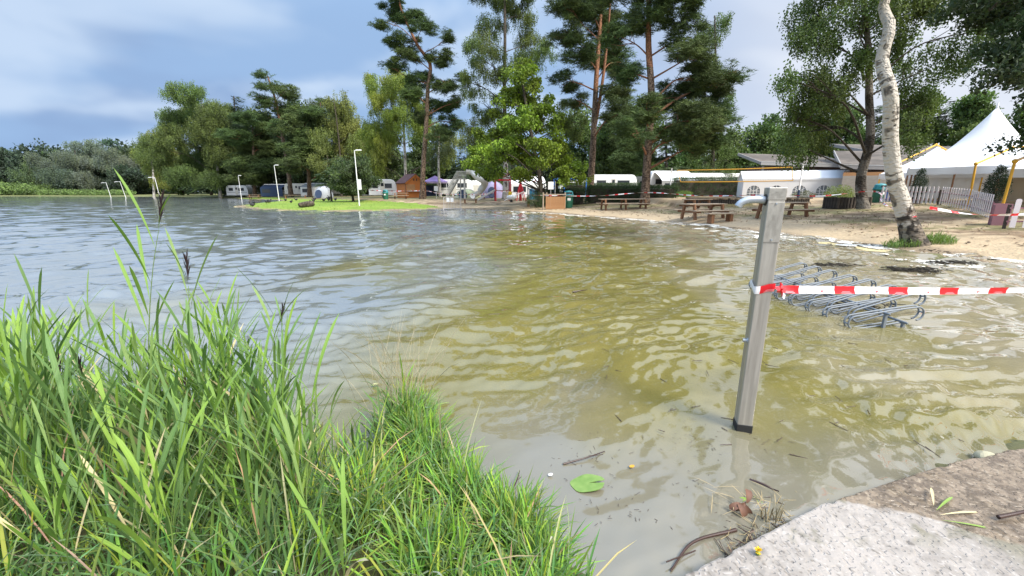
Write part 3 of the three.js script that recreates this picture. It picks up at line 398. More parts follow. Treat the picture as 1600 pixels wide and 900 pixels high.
// ---------------------------------------------------------------- concrete slab underfoot, its far side under wet silt
const WETLINE = [[1.45, 1.76], [1.56, 1.78], [1.68, 1.775], [1.8, 1.75], [1.99, 1.69], [2.13, 1.57], [2.25, 1.525], [2.8, 1.42], [4.4, 1.3]];
{
  const edge = [[-0.7, -3], [0.02, 0.62], [0.45, 1.23], [0.71, 1.375], [1.56, 1.77], [2.49, 2.08], [3.1, 2.24], [6.5, 2.62], [6.5, -3]];
  const worn = []; edge.forEach(([x, d], i) => { const [u, v] = edge[(i + 1) % edge.length], n = i >= 1 && i <= 6 ? Math.ceil(Math.hypot(u - x, v - d) / 0.022) : 1; for (let k = 0; k < n; k++) { const px = lerp(x, u, k / n), pd = lerp(d, v, k / n), c = n > 1 ? (fbm(px * 30, pd * 30, 3) - 0.5) * 0.01 - 0.012 * smooth(0.72, 0.8, noise(px * 13 + 5, pd * 13)) : 0; worn.push([px, pd + c]); } });
  const sh = new THREE.Shape(worn.map(([x, d]) => new THREE.Vector2(x, d)));
  const g = new THREE.ExtrudeGeometry(sh, { depth: 0.38, bevelEnabled: true, bevelSize: 0.012, bevelThickness: 0.012, bevelSegments: 2, curveSegments: 4 });
  g.rotateX(-Math.PI / 2); g.translate(0, -0.312, 0);
  const p = g.attributes.position, uv = g.attributes.uv; for (let i = 0; i < p.count; i++) uv.setXY(i, p.getX(i), -p.getZ(i));
  const lineD = (x) => { for (let i = 1; i < WETLINE.length; i++) if (x < WETLINE[i][0]) { const a = WETLINE[i - 1], b = WETLINE[i]; return lerp(a[1], b[1], (x - a[0]) / (b[0] - a[0])); } return 1.3; };
  const wet = (x, d) => (x < 1.45 ? 0 : smooth(-0.012, 0.014, d - lineD(x) + (fbm(x * 14, d * 14, 3) - 0.5) * 0.07));
  const S = { x0: 0, d0: 0.4, s: 4 };
  const place = (t) => { t.wrapS = t.wrapT = THREE.MirroredRepeatWrapping; t.repeat.set(1 / S.s, 1 / S.s); t.offset.set(-S.x0 / S.s, -S.d0 / S.s); return t; };
  const at = (u, v) => [S.x0 + u * S.s, S.d0 + v * S.s];
  const map = place(texture(1024, 1024, (u, v) => {
    const [x, d] = at(u, v), n = fbm(x * 2.2, d * 2.2, 4), f = fbm(x * 26, d * 26, 3), sp = noise(x * 120 + d * 40, d * 60 - x * 14), w = wet(x, d);
    let c = mix3([0.33, 0.295, 0.26], [0.22, 0.195, 0.17], smooth(0.3, 0.75, n * 0.5 + f * 0.5));
    c = mix3(c, [0.10, 0.085, 0.07], smooth(0.74, 0.82, sp * 0.7 + f * 0.3 + 0.10 * smooth(1.35, 0.8, x)) * 0.6);
    c = mix3(c, [0.46, 0.42, 0.38], smooth(0.8, 0.9, noise(x * 90, d * 90 + 7)) * 0.5);
    let s = mix3([0.20, 0.15, 0.10], [0.10, 0.072, 0.046], smooth(0.3, 0.7, f)); s = mix3(s, [0.30, 0.24, 0.17], smooth(0.74, 0.84, noise(x * 70 + 9, d * 70)) * 0.7);
    c = mix3(c, [0.13, 0.12, 0.07], 0.7 * smooth(0.56, 0.70, fbm(x * 7 + 3, d * 7, 4)) * smooth(0.45, 0.62, fbm(x * 1.6 + 9, d * 1.6, 2)));
    return mix3(c, s, w * 0.92);
  }, true));
  const rough = place(texture(512, 512, (u, v) => { const [x, d] = at(u, v); return 0.9 - 0.55 * wet(x, d) * (0.5 + 0.6 * noise(x * 9, d * 9)); }));
  const bump = texture(256, 256, (u, v) => tileNoise(u, v, 14, 91, 5) - 0.7 * smooth(0.66, 0.8, tileNoise(u, v, 34, 92, 1))); bump.repeat.set(2.2, 2.2);
  const m = part(scene, 'concrete_slab', g, new THREE.MeshStandardMaterial({ map, roughnessMap: rough, roughness: 1, bumpMap: bump, bumpScale: 0.006 }));
  tag(m, 'pale pitted concrete slab with wet silt over its far side', 'slab');
}
// ---------------------------------------------------------------- stainless tap post standing in the water
{
  const t = thing('tap_post', 'stainless steel water tap post standing in the flooded lake', 'tap', 1.585, -0.24, 2.57, -0.26);
  const w = 0.094;
  part(t, 'post', rbox(w, 1.8, w, 0.008, 0, 0.9, 0), M.steel);
  part(t, 'top_cap', rbox(w + 0.004, 0.075, w + 0.004, 0.006, 0, 1.822, 0), M.steel);
  part(t, 'service_panel', rbox(w - 0.004, 0.24, 0.005, 0.002, 0, 1.655, w / 2 + 0.002), M.steel);
  for (const y of [1.765, 1.55]) part(t, 'screw', rod(0.006, 0.005, 0.006, 12, 0, y, w / 2 + 0.007, Math.PI / 2), M.galv);
  part(t, 'foot_sleeve', rbox(w + 0.006, 0.36, w + 0.006, 0.006, 0, 0.12, 0), M.black);
  const bolt = part(t, 'bolt', rod(0.012, 0.012, 0.03, 6, -w / 2 - 0.012, 0.89, 0.02, 0, 0, Math.PI / 2), M.galv); part(bolt, 'washer', rod(0.019, 0.019, 0.004, 14, -w / 2 - 0.002, 0.89, 0.02, 0, 0, Math.PI / 2), M.galv);
  const sp = part(t, 'spout', tube(curve([V(-w / 2 + 0.01, 1.785, 0.01), V(-w / 2 - 0.055, 1.788, 0.012), V(-w / 2 - 0.105, 1.783, 0.014), V(-w / 2 - 0.138, 1.766, 0.016), V(-w / 2 - 0.152, 1.745, 0.017)], 18), 0.0215, 16), M.galv);
  part(sp, 'collar', rod(0.034, 0.034, 0.008, 20, -w / 2 - 0.003, 1.786, 0.01, 0, 0, Math.PI / 2), M.black);
}
// ---------------------------------------------------------------- red and white barrier tape
const tapeTex = (() => {
  const c = document.createElement('canvas'); c.width = 512; c.height = 64; const x = c.getContext('2d');
  x.fillStyle = '#f3f2f4'; x.fillRect(0, 0, 512, 64); x.fillStyle = '#e0101f'; x.fillRect(0, 0, 190, 64);
  x.fillStyle = '#e8a9ae'; x.fillRect(72, 46, 72, 4); x.fillRect(60, 56, 96, 5);
  x.strokeStyle = '#8d8d94'; x.lineWidth = 3; x.beginPath(); x.moveTo(270, 50); x.lineTo(292, 38); x.lineTo(300, 48); x.moveTo(312, 50); x.lineTo(316, 38); x.lineTo(336, 38); x.moveTo(344, 48); x.lineTo(352, 40); x.lineTo(364, 46); x.stroke();
  x.fillStyle = '#a8323c'; x.beginPath(); x.moveTo(384, 38); x.lineTo(424, 38); x.lineTo(392, 56); x.fill(); x.fillStyle = '#c5c5cb'; x.fillRect(280, 24, 150, 3);
  const t = new THREE.CanvasTexture(c); t.colorSpace = THREE.SRGBColorSpace; t.wrapS = t.wrapT = THREE.RepeatWrapping; return t;
})();
M.tape = new THREE.MeshPhysicalMaterial({ map: tapeTex, roughness: 0.5, transmission: 0.15, thickness: 0, side: THREE.DoubleSide });
function ribbon(pts, w, period, twist = () => 0, n = 60) {
  const line = curve(pts, n), pos = [], uv = [], idx = []; let len = 0;
  line.forEach((p, i) => { if (i) len += p.distanceTo(line[i - 1]); const T = line[Math.min(i + 1, n)].clone().sub(line[Math.max(i - 1, 0)]).normalize(), side = V(0, 1, 0).cross(T).normalize(), a = twist(i / n, len), u = V(0, Math.cos(a), 0).addScaledVector(side, Math.sin(a)); for (const s of [-0.5, 0, 0.5]) { const q = p.clone().addScaledVector(u, s * w).addScaledVector(side, s === 0 ? 0.004 : 0); pos.push(q.x, q.y, q.z); uv.push(len / period, s + 0.5); } });
  for (let i = 0; i < n; i++) for (let k = 0; k < 2; k++) { const a = i * 3 + k; idx.push(a, a + 3, a + 1, a + 1, a + 3, a + 4); }
  const g = new THREE.BufferGeometry(); g.setAttribute('position', new THREE.Float32BufferAttribute(pos, 3)); g.setAttribute('uv', new THREE.Float32BufferAttribute(uv, 2)); g.setIndex(idx); g.computeVertexNormals(); return g;
}
{
  const t = thing('barrier_tape', 'red and white barrier tape tied round the steel tap post', 'tape', 0, 0, 0);
  part(t, 'strip', ribbon([V(1.655, 1.0, -2.53), V(2.3, 0.945, -2.74), V(3.1, 0.885, -2.96), V(3.95, 0.845, -3.16), V(5.2, 0.83, -3.42), V(6.4, 0.86, -3.66)], 0.05, 0.52, (u) => 0.25 * Math.sin(u * 7) + (u < 0.05 ? 1.1 * (1 - u / 0.05) : 0), 120), M.tape);
  const loop = []; const c = [1.585, 2.57], a0 = -0.26; for (let i = 0; i <= 16; i++) { const a = i / 16 * 2 * Math.PI, m = 0.053 / Math.max(Math.abs(Math.cos(a)), Math.abs(Math.sin(a))), x = Math.cos(a) * m, z = Math.sin(a) * m; loop.push(V(c[0] + x * Math.cos(a0) + z * Math.sin(a0), 1.005 + 0.012 * Math.sin(a * 2), -c[1] - x * Math.sin(a0) + z * Math.cos(a0))); }
  part(t, 'wrap', ribbon(loop, 0.05, 0.37, () => 0.1, 64), M.tape);
  part(t, 'knot', ribbon([V(1.648, 1.04, -2.50), V(1.66, 1.02, -2.485), V(1.675, 1.0, -2.50), V(1.668, 0.985, -2.52), V(1.655, 0.99, -2.49), V(1.672, 0.965, -2.47)], 0.03, 0.37, (u) => u * 7, 40), M.tape);
  const s = thing('barrier_stake', 'thin steel stake at the far end of the tape tied to the tap post', 'stake', 6.42, -0.2, 3.66); part(s, 'stake', rod(0.012, 0.012, 1.3, 10, 0, 0.65, 0), M.galv); part(s, 'hook', tube(curve([V(0, 1.05, 0), V(-0.03, 1.07, 0), V(-0.04, 1.1, 0)], 8), 0.005, 8), M.galv);
}
// ---------------------------------------------------------------- drowned bicycle rack
{
  const t = thing('bicycle_rack', 'galvanised bicycle rack half drowned behind the barrier tape', 'bicycle rack', 4.55, -0.09, 5.95, 0.0);
  const L = 2.5;
  for (const [x, y] of [[-0.10, 0.27], [0.13, 0.16]]) part(t, 'rail', tube([V(x, y + 0.02, -L / 2), V(x, y, L / 2)], 0.0145, 10), M.rackSteel);
  const holder = (high) => { const list = [], tilt = high ? 0.30 : 0.16, cx = high ? 0.10 : -0.06, cy = high ? 0.29 : 0.2, h = 0.36, r = 0.082;
    for (const z of [-0.032, 0.032]) { const pts = []; for (let i = 0; i <= 10; i++) { const a = -Math.PI / 2 + Math.PI * i / 10; pts.push([h + r * Math.cos(a), r * Math.sin(a)]); } for (let i = 0; i <= 10; i++) { const a = Math.PI / 2 + Math.PI * i / 10; pts.push([-h + r * Math.cos(a), r * Math.sin(a)]); } pts.push([h * 0.55, -r]); list.push(tube(curve(pts.map(([x, y]) => V(cx + x * Math.cos(tilt) - y * Math.sin(tilt), cy + x * Math.sin(tilt) + y * Math.cos(tilt), z)), 80), 0.0105, 8)); }
    for (const [x, y] of [[h + r, 0], [-h - r, 0]]) list.push(tube([V(cx + x * Math.cos(tilt), cy + x * Math.sin(tilt), -0.032), V(cx + x * Math.cos(tilt), cy + x * Math.sin(tilt), 0.032)], 0.0105, 8));
    return join(list); };
  const hi = holder(true), lo = holder(false);
  for (let i = 0; i < 14; i++) { const m = part(t, 'wheel_holder', i % 2 ? lo : hi, M.rackSteel); m.position.z = -L / 2 + 0.12 + i * (L - 0.24) / 13; m.rotation.x = (hash2(i, 7) - 0.5) * 0.12; }
  for (const z of [-L / 2 + 0.05, L / 2 - 0.05]) part(t, 'foot', join([box(0.5, 0.03, 0.04, 0, -0.06, z), box(0.03, 0.32, 0.03, -0.10, 0.1, z), box(0.03, 0.22, 0.03, 0.13, 0.04, z)]), M.rackSteel);
}
// ---------------------------------------------------------------- reeds
function blade(len, w, lean, droop, seg = 7, fold = 0.25, tw = 0) {          // grows along +y, leans to +x
  const pos = [], idx = [], uv = []; let x = 0, y = 0, a = lean;
  for (let i = 0; i <= seg; i++) {
    const t = i / seg, hw = w * 0.5 * Math.pow(Math.sin(Math.PI * (0.12 + 0.88 * Math.pow(1 - t, 0.75)) ), 0.8) * (t === 1 ? 0.02 : 1), c = tw * t;
    for (const s of [-1, 0, 1]) { pos.push(x + (s === 0 ? 0 : Math.abs(s) * hw * fold * -Math.cos(a)) + s * hw * Math.sin(c) * Math.cos(a), y + (s === 0 ? 0 : hw * fold * Math.sin(a)), s * hw * Math.cos(c)); uv.push(s * 0.5 + 0.5, t); }
    x += Math.sin(a) * len / seg; y += Math.cos(a) * len / seg; a += droop / seg;
  }
  for (let i = 0; i < seg; i++) for (let k = 0; k < 2; k++) { const o = i * 3 + k; idx.push(o, o + 1, o + 3, o + 1, o + 4, o + 3); }
  const g = new THREE.BufferGeometry(); g.setAttribute('position', new THREE.Float32BufferAttribute(pos, 3)); g.setAttribute('uv', new THREE.Float32BufferAttribute(uv, 2)); g.setIndex(idx); g.computeVertexNormals(); return g;
}
const bladeMap = (a, b) => texture(32, 128, (u, v) => mix3(a, b, clamp(0.5 * tileNoise(u, v, 8, 95, 3) + 0.5 * noise(u * 14, 3) - 0.1 + 0.35 * smooth(0.42, 0.5, u) * smooth(0.58, 0.5, u))), true);
const bladeMat = (a, b, th = 0.4) => new THREE.MeshPhysicalMaterial({ map: bladeMap(a, b), roughness: 0.72, transmission: th, thickness: 0, side: THREE.DoubleSide });
M.reedLeaf = [bladeMat([0.15, 0.29, 0.03], [0.24, 0.40, 0.05]), bladeMat([0.20, 0.35, 0.03], [0.30, 0.46, 0.05]), bladeMat([0.10, 0.21, 0.04], [0.17, 0.30, 0.07]), bladeMat([0.075, 0.165, 0.03], [0.13, 0.25, 0.045]), bladeMat([0.16, 0.27, 0.06], [0.26, 0.38, 0.09])];
M.reedStem = std([0.16, 0.24, 0.06], 0.6); M.plume = std([0.035, 0.02, 0.022], 0.9); M.straw = bladeMat([0.55, 0.45, 0.22], [0.68, 0.58, 0.34], 0.2);
const reedLeaves = []; for (let i = 0; i < 9; i++) reedLeaves.push(blade(0.26 + 0.03 * i, 0.012 + 0.0014 * (i % 5), 0.22 + 0.05 * (i % 4), 0.12 + 0.16 * (i % 5), 8, 0.22, (i % 3 - 1) * 0.5));
const plumeGeo = (() => { const r = mulberry(9), l = []; for (let i = 0; i < 26; i++) { const t = r(); l.push(turned(blade(0.05 + 0.03 * r(), 0.005, 0.12, 0.3, 3), 0, t * 0.10, 0, 0, r() * 6.3, 0)); } return join(l); })();
const REEDS = 'reeds growing on the near bank';
function reed(x, d, h, lean, dir, seed, o = {}) {
  const r = mulberry(seed), y0 = Math.max(-0.03, groundAt(x, d) - 0.03), t = thing('reed', o.label || 'green lakeside reed with long arching leaves on the near bank', 'reed', x, y0, d, dir, o.label ? undefined : REEDS);
  const pts = []; for (let i = 0; i <= 8; i++) { const u = i / 8; pts.push(V(lean * u * u * h, h * u * (1 - 0.12 * lean * u), 0.02 * Math.sin(u * 5 + seed) * u)); }
  const line = curve(pts, 14); part(t, 'stem', tube(line, (u) => 0.0042 * (1 - 0.65 * u), 6), M.reedStem);
  const n = o.leaves ?? Math.round(6 + h * 4), mat = M.reedLeaf[Math.floor(r() * 5)];
  for (let i = 0; i < n; i++) {
    const u = clamp(0.16 + 0.84 * (i + 0.3 * r()) / (n - 1)), p = line[Math.min(14, Math.round(u * 14))], m = part(t, 'leaf', reedLeaves[Math.floor(r() * 9)], mat);
    if (!o.label && u < 0.5 && hash2(seed, i) < 0.14) m.material = M.straw; m.position.copy(p); const s = (u > 0.85 ? 0.8 : 1) * (0.75 + 0.5 * r()) * (o.leaf ?? 1); m.scale.set(s, s, s); m.rotation.set(0, i * 2.6 + (r() - 0.5) * 1.3, u > 0.9 ? 0.12 : -0.06 * r());
  }
  if (o.plume) { const m = part(t, 'plume', plumeGeo, M.plume); m.position.copy(line[14]); m.rotation.z = -lean * 1.4; m.scale.setScalar(o.plume); }
  return t;
}
{
  const r = mulberry(77); let k = 0;
  // the ones that stand out in the photo
  reed(across(238, 2.2, 0.2), 2.2, 1.42, 0.20, 0.0, 901, { label: 'tallest reed, dark-tipped, standing high above the others', plume: 1.4, leaves: 13, leaf: 1.0 });
  reed(across(318, 2.25, 0.2), 2.25, 1.10, 0.06, 0.2, 902, { label: 'dark-plumed reed at the right side of the reed clump', plume: 1.3 });
  reed(across(44, 2.1, 0.2), 2.1, 1.02, 0.03, 2.1, 903, { label: 'dark-plumed reed at the left edge of the frame', plume: 1.1 });
  reed(across(405, 2.1, 0.2), 2.1, 0.92, 0.2, 0.1, 904, { label: 'dark-tipped reed leaning out over the water beyond the clump', plume: 1.0 });
  const clumps = [[95, 2.0, 0.22, 1.0], [60, 1.7, 0.25, 0.92], [250, 2.1, 0.20, 0.86], [330, 2.15, 0.22, 0.98], [380, 2.0, 0.22, 0.9], [300, 1.75, 0.3, 0.86], [430, 1.85, 0.22, 0.74], [170, 1.55, 0.35, 0.7], [30, 2.2, 0.25, 0.95], [-60, 1.9, 0.4, 0.95], [350, 1.5, 0.3, 0.66], [480, 1.75, 0.18, 0.6]];
  for (let i = 0; i < 170; i++) { const [px, d, s, h] = clumps[i % clumps.length]; const g = () => (r() + r() + r() - 1.5) * 1.1, dd = Math.max(1.25, d + g() * s * 1.3), x = across(px, d, 0.1) + g() * s * 1.5; if (shoreDist(x, dd) < -0.2 || (x > -1.05 && dd > 1.7)) continue; reed(x, dd, h * (0.56 + 0.32 * r()), 0.06 + 0.24 * r(), r() < 0.7 ? (r() - 0.5) * 1.6 : r() * 6.3, 1000 + k++, { plume: r() < 0.06 ? 0.9 : 0 }); }
}
// ---------------------------------------------------------------- bank grass, uncountable
function grassField(name, label, list, mats) {                  // list: [x, y, d, height, width, lean, droop, dir, tint]
  const protos = []; for (let i = 0; i < 8; i++) protos.push(blade(1, 1, 0.02 + 0.045 * i, 0.35 + 0.16 * ((i * 5) % 8), 5, 0.008));
  const P = [], N = [], C = [], U = [], I = []; let o = 0; const v = V(), n = V(), m = new THREE.Matrix4(), nm = new THREE.Matrix3(), e = new THREE.Euler(), q = new THREE.Quaternion();
  for (const [x, y, d, h, w, k, dir, tilt, c] of list) {
    const g = protos[k % 8], p = g.attributes.position, gn = g.attributes.normal; m.compose(V(x, y, -d), q.setFromEuler(e.set(0, dir, -tilt)), V(h, h, w)); nm.getNormalMatrix(m);
    for (let i = 0; i < p.count; i++) { v.fromBufferAttribute(p, i).applyMatrix4(m); n.fromBufferAttribute(gn, i).applyMatrix3(nm).normalize(); P.push(v.x, v.y, v.z); N.push(n.x, n.y, n.z); C.push(c[0], c[1], c[2]); }
    for (const i of g.index.array) I.push(i + o); o += p.count;
  }
  const g = new THREE.BufferGeometry(); g.setAttribute('position', new THREE.Float32BufferAttribute(P, 3)); g.setAttribute('normal', new THREE.Float32BufferAttribute(N, 3)); g.setAttribute('color', new THREE.Float32BufferAttribute(C, 3)); g.setIndex(I);
  return tag(part(scene, name, g, mats), label, 'grass', undefined, 'stuff');
}
M.grass = new THREE.MeshPhysicalMaterial({ color: 0xffffff, vertexColors: true, roughness: 0.75, transmission: 0.45, thickness: 0, side: THREE.DoubleSide });
{
  const r = mulberry(31), list = [], g = () => (r() + r() + r() - 1.5) / 1.5;
  const fresh = [0.25, 0.42, 0.03], deep = [0.09, 0.20, 0.022], blue = [0.20, 0.35, 0.12], dry = [0.5, 0.42, 0.2];
  const put = (x, d, h, w, wild = 1, pal) => { const c = pal || (r() < 0.5 ? mix3(fresh, deep, r()) : r() < 0.6 ? mix3(deep, blue, r()) : r() < 0.94 ? mix3(fresh, [0.38, 0.52, 0.03], r()) : dry); list.push([x, groundAt(x, d) - 0.03, d, h, w, Math.floor(r() * 8), r() * 6.3, g() * 0.5 * wild, c.map((q) => q * (0.75 + 0.5 * r()))]); };
  const spots = [[-0.70, 2.62, 0.13, 0.26], [-0.66, 2.45, 0.13, 0.27], [-0.56, 2.25, 0.16, 0.27], [-0.45, 2.05, 0.2, 0.26], [-0.25, 1.8, 0.2, 0.27], [0.0, 1.6, 0.18, 0.28], [0.1, 1.42, 0.15, 0.24], [0.1, 1.2, 0.2, 0.24], [-0.3, 1.4, 0.3, 0.28], [-0.7, 1.7, 0.3, 0.32], [-0.1, 1.1, 0.3, 0.22]];
  for (let i = 0; i < 7500; i++) { const [x, d, s, h] = spots[Math.floor(r() * spots.length)], xx = x + g() * s, dd = d + g() * s, sd = shoreDist(xx, dd); if (sd < -0.09 || (xx > 0.3 && dd < 1.2 && xx > 0.1 + dd * 0.4)) continue; put(xx, dd, h * (0.6 + 0.8 * r()), 0.004 + 0.006 * r()); }
  for (let i = 0; i < 10000; i++) { const xx = -4.2 + r() * 3.5, dd = 0.9 + r() * 2.2, sd = shoreDist(xx, dd); if (sd < -0.05) continue; put(xx, dd, 0.16 + 0.42 * r() * r() + 0.16 * noise(xx * 3, dd * 3), 0.005 + 0.008 * r(), 1.2, r() < 0.5 ? mix3(deep, [0.05, 0.12, 0.015], r()) : undefined); }
  for (let i = 0; i < 190; i++) { const xx = -3.4 + r() * 3.6, dd = 1.0 + r() * 1.4; if (shoreDist(xx, dd) < 0) continue; put(xx, dd, 0.35 + 0.35 * r(), 0.007, 2.6, dry); }
  grassField('bank_grass', 'tangled green grass and undergrowth on the near bank', list, M.grass);
  const feet = []; for (let i = 0; i < 900; i++) { const a = r() * 6.3, k = Math.sqrt(r()), x = (r() < 0.6 ? 12.0 : 11.05) + Math.cos(a) * k * 0.42, d = 11.75 + Math.sin(a) * k * 0.4; feet.push([x, groundAt(x, d) - 0.02, d, 0.2 + 0.28 * r() * (1.1 - k), 0.011, Math.floor(r() * 8), r() * 6.3, g() * 0.5, mix3([0.10, 0.2, 0.025], [0.2, 0.32, 0.03], r())]); }
  for (let i = 0; i < 2200; i++) { const x = 4 + r() * 12, d = 14 + r() * 20, s = shoreDist(x, d); if (s < 2.5 || s > 11 || fbm(x * 0.5 + 9, d * 0.7 + 2, 3) < 0.52) continue; feet.push([x, groundAt(x, d) - 0.01, d, 0.06 + 0.1 * r(), 0.02, Math.floor(r() * 8), r() * 6.3, g() * 0.8, mix3([0.18, 0.19, 0.05], [0.3, 0.28, 0.1], r())]); }
  for (let i = 0; i < 5200; i++) { const x = -30 + r() * 25, d = 33 + r() * 22, s = shoreDist(x, d); if (s < -0.2 || onSpit(x, d) < 0.4 || (s > 1.2 && r() > 0.25)) continue; feet.push([x, Math.max(0, groundAt(x, d)) - 0.01, d, 0.08 + 0.18 * r() * r(), 0.03, Math.floor(r() * 8), r() * 6.3, g() * 0.6, mix3([0.13, 0.21, 0.02], [0.26, 0.30, 0.06], r())]); }
  grassField('beach_grass', 'scattered grass tufts on the beach, mown point and birch foot', feet, M.grass);
  const thin = []; for (let i = 0; i < 60; i++) thin.push([-0.75 + g() * 0.3, 0.0, 2.55 + g() * 0.25, 0.55 + 0.35 * r(), 0.0022, Math.floor(r() * 3), r() * 6.3, g() * 0.2, [0.55, 0.48, 0.33]]);
  grassField('seed_stalks', 'thin pale seeding grass stalks at the tip of the bank', thin, M.grass);
}
// ---------------------------------------------------------------- things on the beach and the camping ground
const G = (x, d) => groundAt(x, d);
const spot = (px, d) => { const x = across(px, d); return [x, G(x, d), d]; };
// lamp posts along the old shoreline
function lampPost(px, d, h, armDir, leanZ, label, base) {
  const x = across(px, d, 0), y = Math.min(G(x, d), 0.3) - 0.1, t = thing('lamp_post', label, 'lamp post', x, y, d, 0, 'white lamp posts along the lake'), H = h - y; t.rotation.z = leanZ;
  part(t, 'pole', rod(0.055, 0.036, H, 12, 0, H / 2, 0), M.white);
  part(t, 'arm', tube([V(0, H - 0.03, 0), V(armDir * 0.62, H + 0.03, 0)], 0.03, 8), M.white);
  part(t, 'lamp_head', rbox(0.5, 0.1, 0.2, 0.03, armDir * 0.75, H + 0.02, 0), M.white);
  if (base) part(t, 'notice', box(0.32, 0.9, 0.03, 0.2, 2.0, 0.05), M.white);
}
lampPost(562, 39, 5.1, 0.5, 0.01, 'tall white lamp post on the mown green point', true);
lampPost(436.5, 63, 5.2, 0.5, 0.02, 'white lamp post in the inlet behind the mown point');
lampPost(377.5, 82, 4.4, 0.4, 0.0, 'white lamp post in front of the grove of dark trees');
lampPost(251, 78, 4.0, -1.2, 0.07, 'white lamp post leaning left below the low weeping birch');
lampPost(197.5, 95, 3.7, -1.3, 0.16, 'left-leaning thin lamp post below the smaller willow');
lampPost(174, 100, 3.5, -1.2, 0.12, 'leftmost of the thin lamp posts standing in the lake');
// waterfowl resting on the mown point
const birdGeo = (() => {
  const g = new THREE.SphereGeometry(1, 16, 12), p = g.attributes.position;
  for (let i = 0; i < p.count; i++) { let x = p.getX(i), y = p.getY(i), z = p.getZ(i); const tail = smooth(0.2, 1, -x); y = y * (1 - 0.6 * tail) + 0.25 * tail; z *= 1 - 0.6 * tail; p.setXYZ(i, x * 0.2, y * 0.11 + 0.16, z * 0.11); }
  g.computeVertexNormals();
  return join([g, tube(curve([V(0.12, 0.19, 0), V(0.19, 0.27, 0), V(0.2, 0.34, 0)], 6), (t) => 0.055 - 0.02 * t, 8), turned(new THREE.SphereGeometry(0.05, 10, 8), 0.215, 0.36, 0), turned(new THREE.ConeGeometry(0.017, 0.07, 8), 0.285, 0.355, 0, 0, 0, -Math.PI / 2), rod(0.012, 0.012, 0.12, 6, 0.02, 0.04, 0.04), rod(0.012, 0.012, 0.12, 6, 0.02, 0.04, -0.04)]);
})();
M.bird = std([0.022, 0.022, 0.024], 0.7);
[[395, 321], [397, 318.5], [416, 318], [420, 318], [447, 315], [455, 318.5], [464, 314.5], [493, 312], [491, 317], [505, 316], [512, 311.5], [514, 316], [524, 315.5], [516, 311]].forEach(([px, py], i) => {
  const d = clamp(1.42 / slope(py), 34, 62), x = across(px, d, 0.15), t = thing('black_waterbird', 'small black waterbird resting on the mown green point', 'bird', x, G(x, d), d, hash2(i, 3) * 6.3, 'black waterbirds on the lawn');
  const m = part(t, 'body', birdGeo, M.bird); m.scale.setScalar(0.95 + 0.4 * hash2(i, 8)); m.rotation.z = hash2(i, 9) < 0.4 ? -0.25 : 0;
});
{ const x = across(479, 37.5, 0.15); const t = thing('driftwood_log', 'fat dark log lying on the mown green point', 'log', x, G(x, 37.5) + 0.2, 37.5, 0.9); part(t, 'log', tube(curve([V(-0.65, -0.02, 0), V(-0.2, 0.02, 0.04), V(0.3, 0.05, 0), V(0.65, 0.1, -0.03)], 10), (u) => 0.17 + 0.1 * Math.sin(u * 2.6), 12), M.darkBark); part(t, 'stub', tube([V(0.3, 0.15, 0), V(0.36, 0.38, 0.05)], [0.08, 0.05], 8), M.darkBark); }
// picnic tables and benches
const plank = (L, w, h) => new RoundedBoxGeometry(L, h, w, 1, 0.008);
function picnic(name, label, px, d, turn, L, o = {}) {
  const [x, y] = spot(px, d), t = thing(name, label, 'picnic table', x, y - 0.02, d, turn, o.group);
  const top = plank(L, 0.135, 0.045), seat = plank(L, 0.13, 0.045);
  for (let i = 0; i < 5; i++) part(t, 'table_plank', top, M.tableWood).position.set(0, 0.74, (i - 2) * 0.145);
  for (const s of [-1, 1]) for (let i = 0; i < 2; i++) part(t, 'seat_plank', seat, M.tableWood).position.set(0, 0.44, s * (0.66 + i * 0.14));
  const n = L > 3 ? 3 : 2;
  for (let i = 0; i < n; i++) { const fx = lerp(-L / 2 + 0.3, L / 2 - 0.3, i / (n - 1)); part(t, 'trestle', join([box(0.09, 0.08, 1.6, fx, 0.37, 0), box(0.09, 0.08, 0.72, fx, 0.68, 0)]), M.legWood); for (const s of [-1, 1]) part(t, 'leg', box(0.1, 0.76, 0.13, fx, 0.36, s * 0.42, s * -0.2, 0, 0), M.legWood); }
}
function bench(label, px, d, turn, L, h = 0.45) {
  const [x, y] = spot(px, d), t = thing('wooden_bench', label, 'bench', x, y - 0.02, d, turn);
  for (let i = 0; i < 3; i++) part(t, 'seat_plank', plank(L, 0.13, 0.05), M.tableWood).position.set(0, h, (i - 1) * 0.14);
  for (const fx of [-L / 2 + 0.25, L / 2 - 0.25]) { part(t, 'leg', box(0.16, h - 0.04, 0.3, fx, (h - 0.04) / 2, 0), M.legWood); }
}
picnic('picnic_table', 'long picnic table in front of the right-hand tall pine', 974, 30, 0.12, 3.5);
picnic('picnic_table', 'picnic table beyond the other one, left of the steel tap post', 1088, 25.5, 0.35, 1.7);
picnic('picnic_table', 'large picnic table nearest the water left of the tap post', 1098, 21.5, 0.30, 2.3);
bench('low wooden bench at the right end of the near picnic table', 1126, 20.2, 0.25, 1.55);
picnic('picnic_table', 'dark picnic table partly hidden behind the steel tap post', 1222, 20.5, 0.3, 2.6);
picnic('picnic_table', 'small picnic table beside the wooden hut', 626, 52, 0.3, 1.9);
bench('pale bench below the maple next to the bin shelter', 831, 36.5, 0.2, 1.1);
bench('bench on the sand in front of the slide', 735, 43, 0.1, 1.6);
bench('long bench in front of the grove on the far side of the inlet', 462, 76, 0.0, 4.0, 0.6);
picnic('picnic_table', 'far picnic table among the caravans left of the grove', 398, 84, 0.2, 2.2);
picnic('picnic_table', 'picnic table under the trees behind the slide tower', 748, 54, 0.1, 2.0);
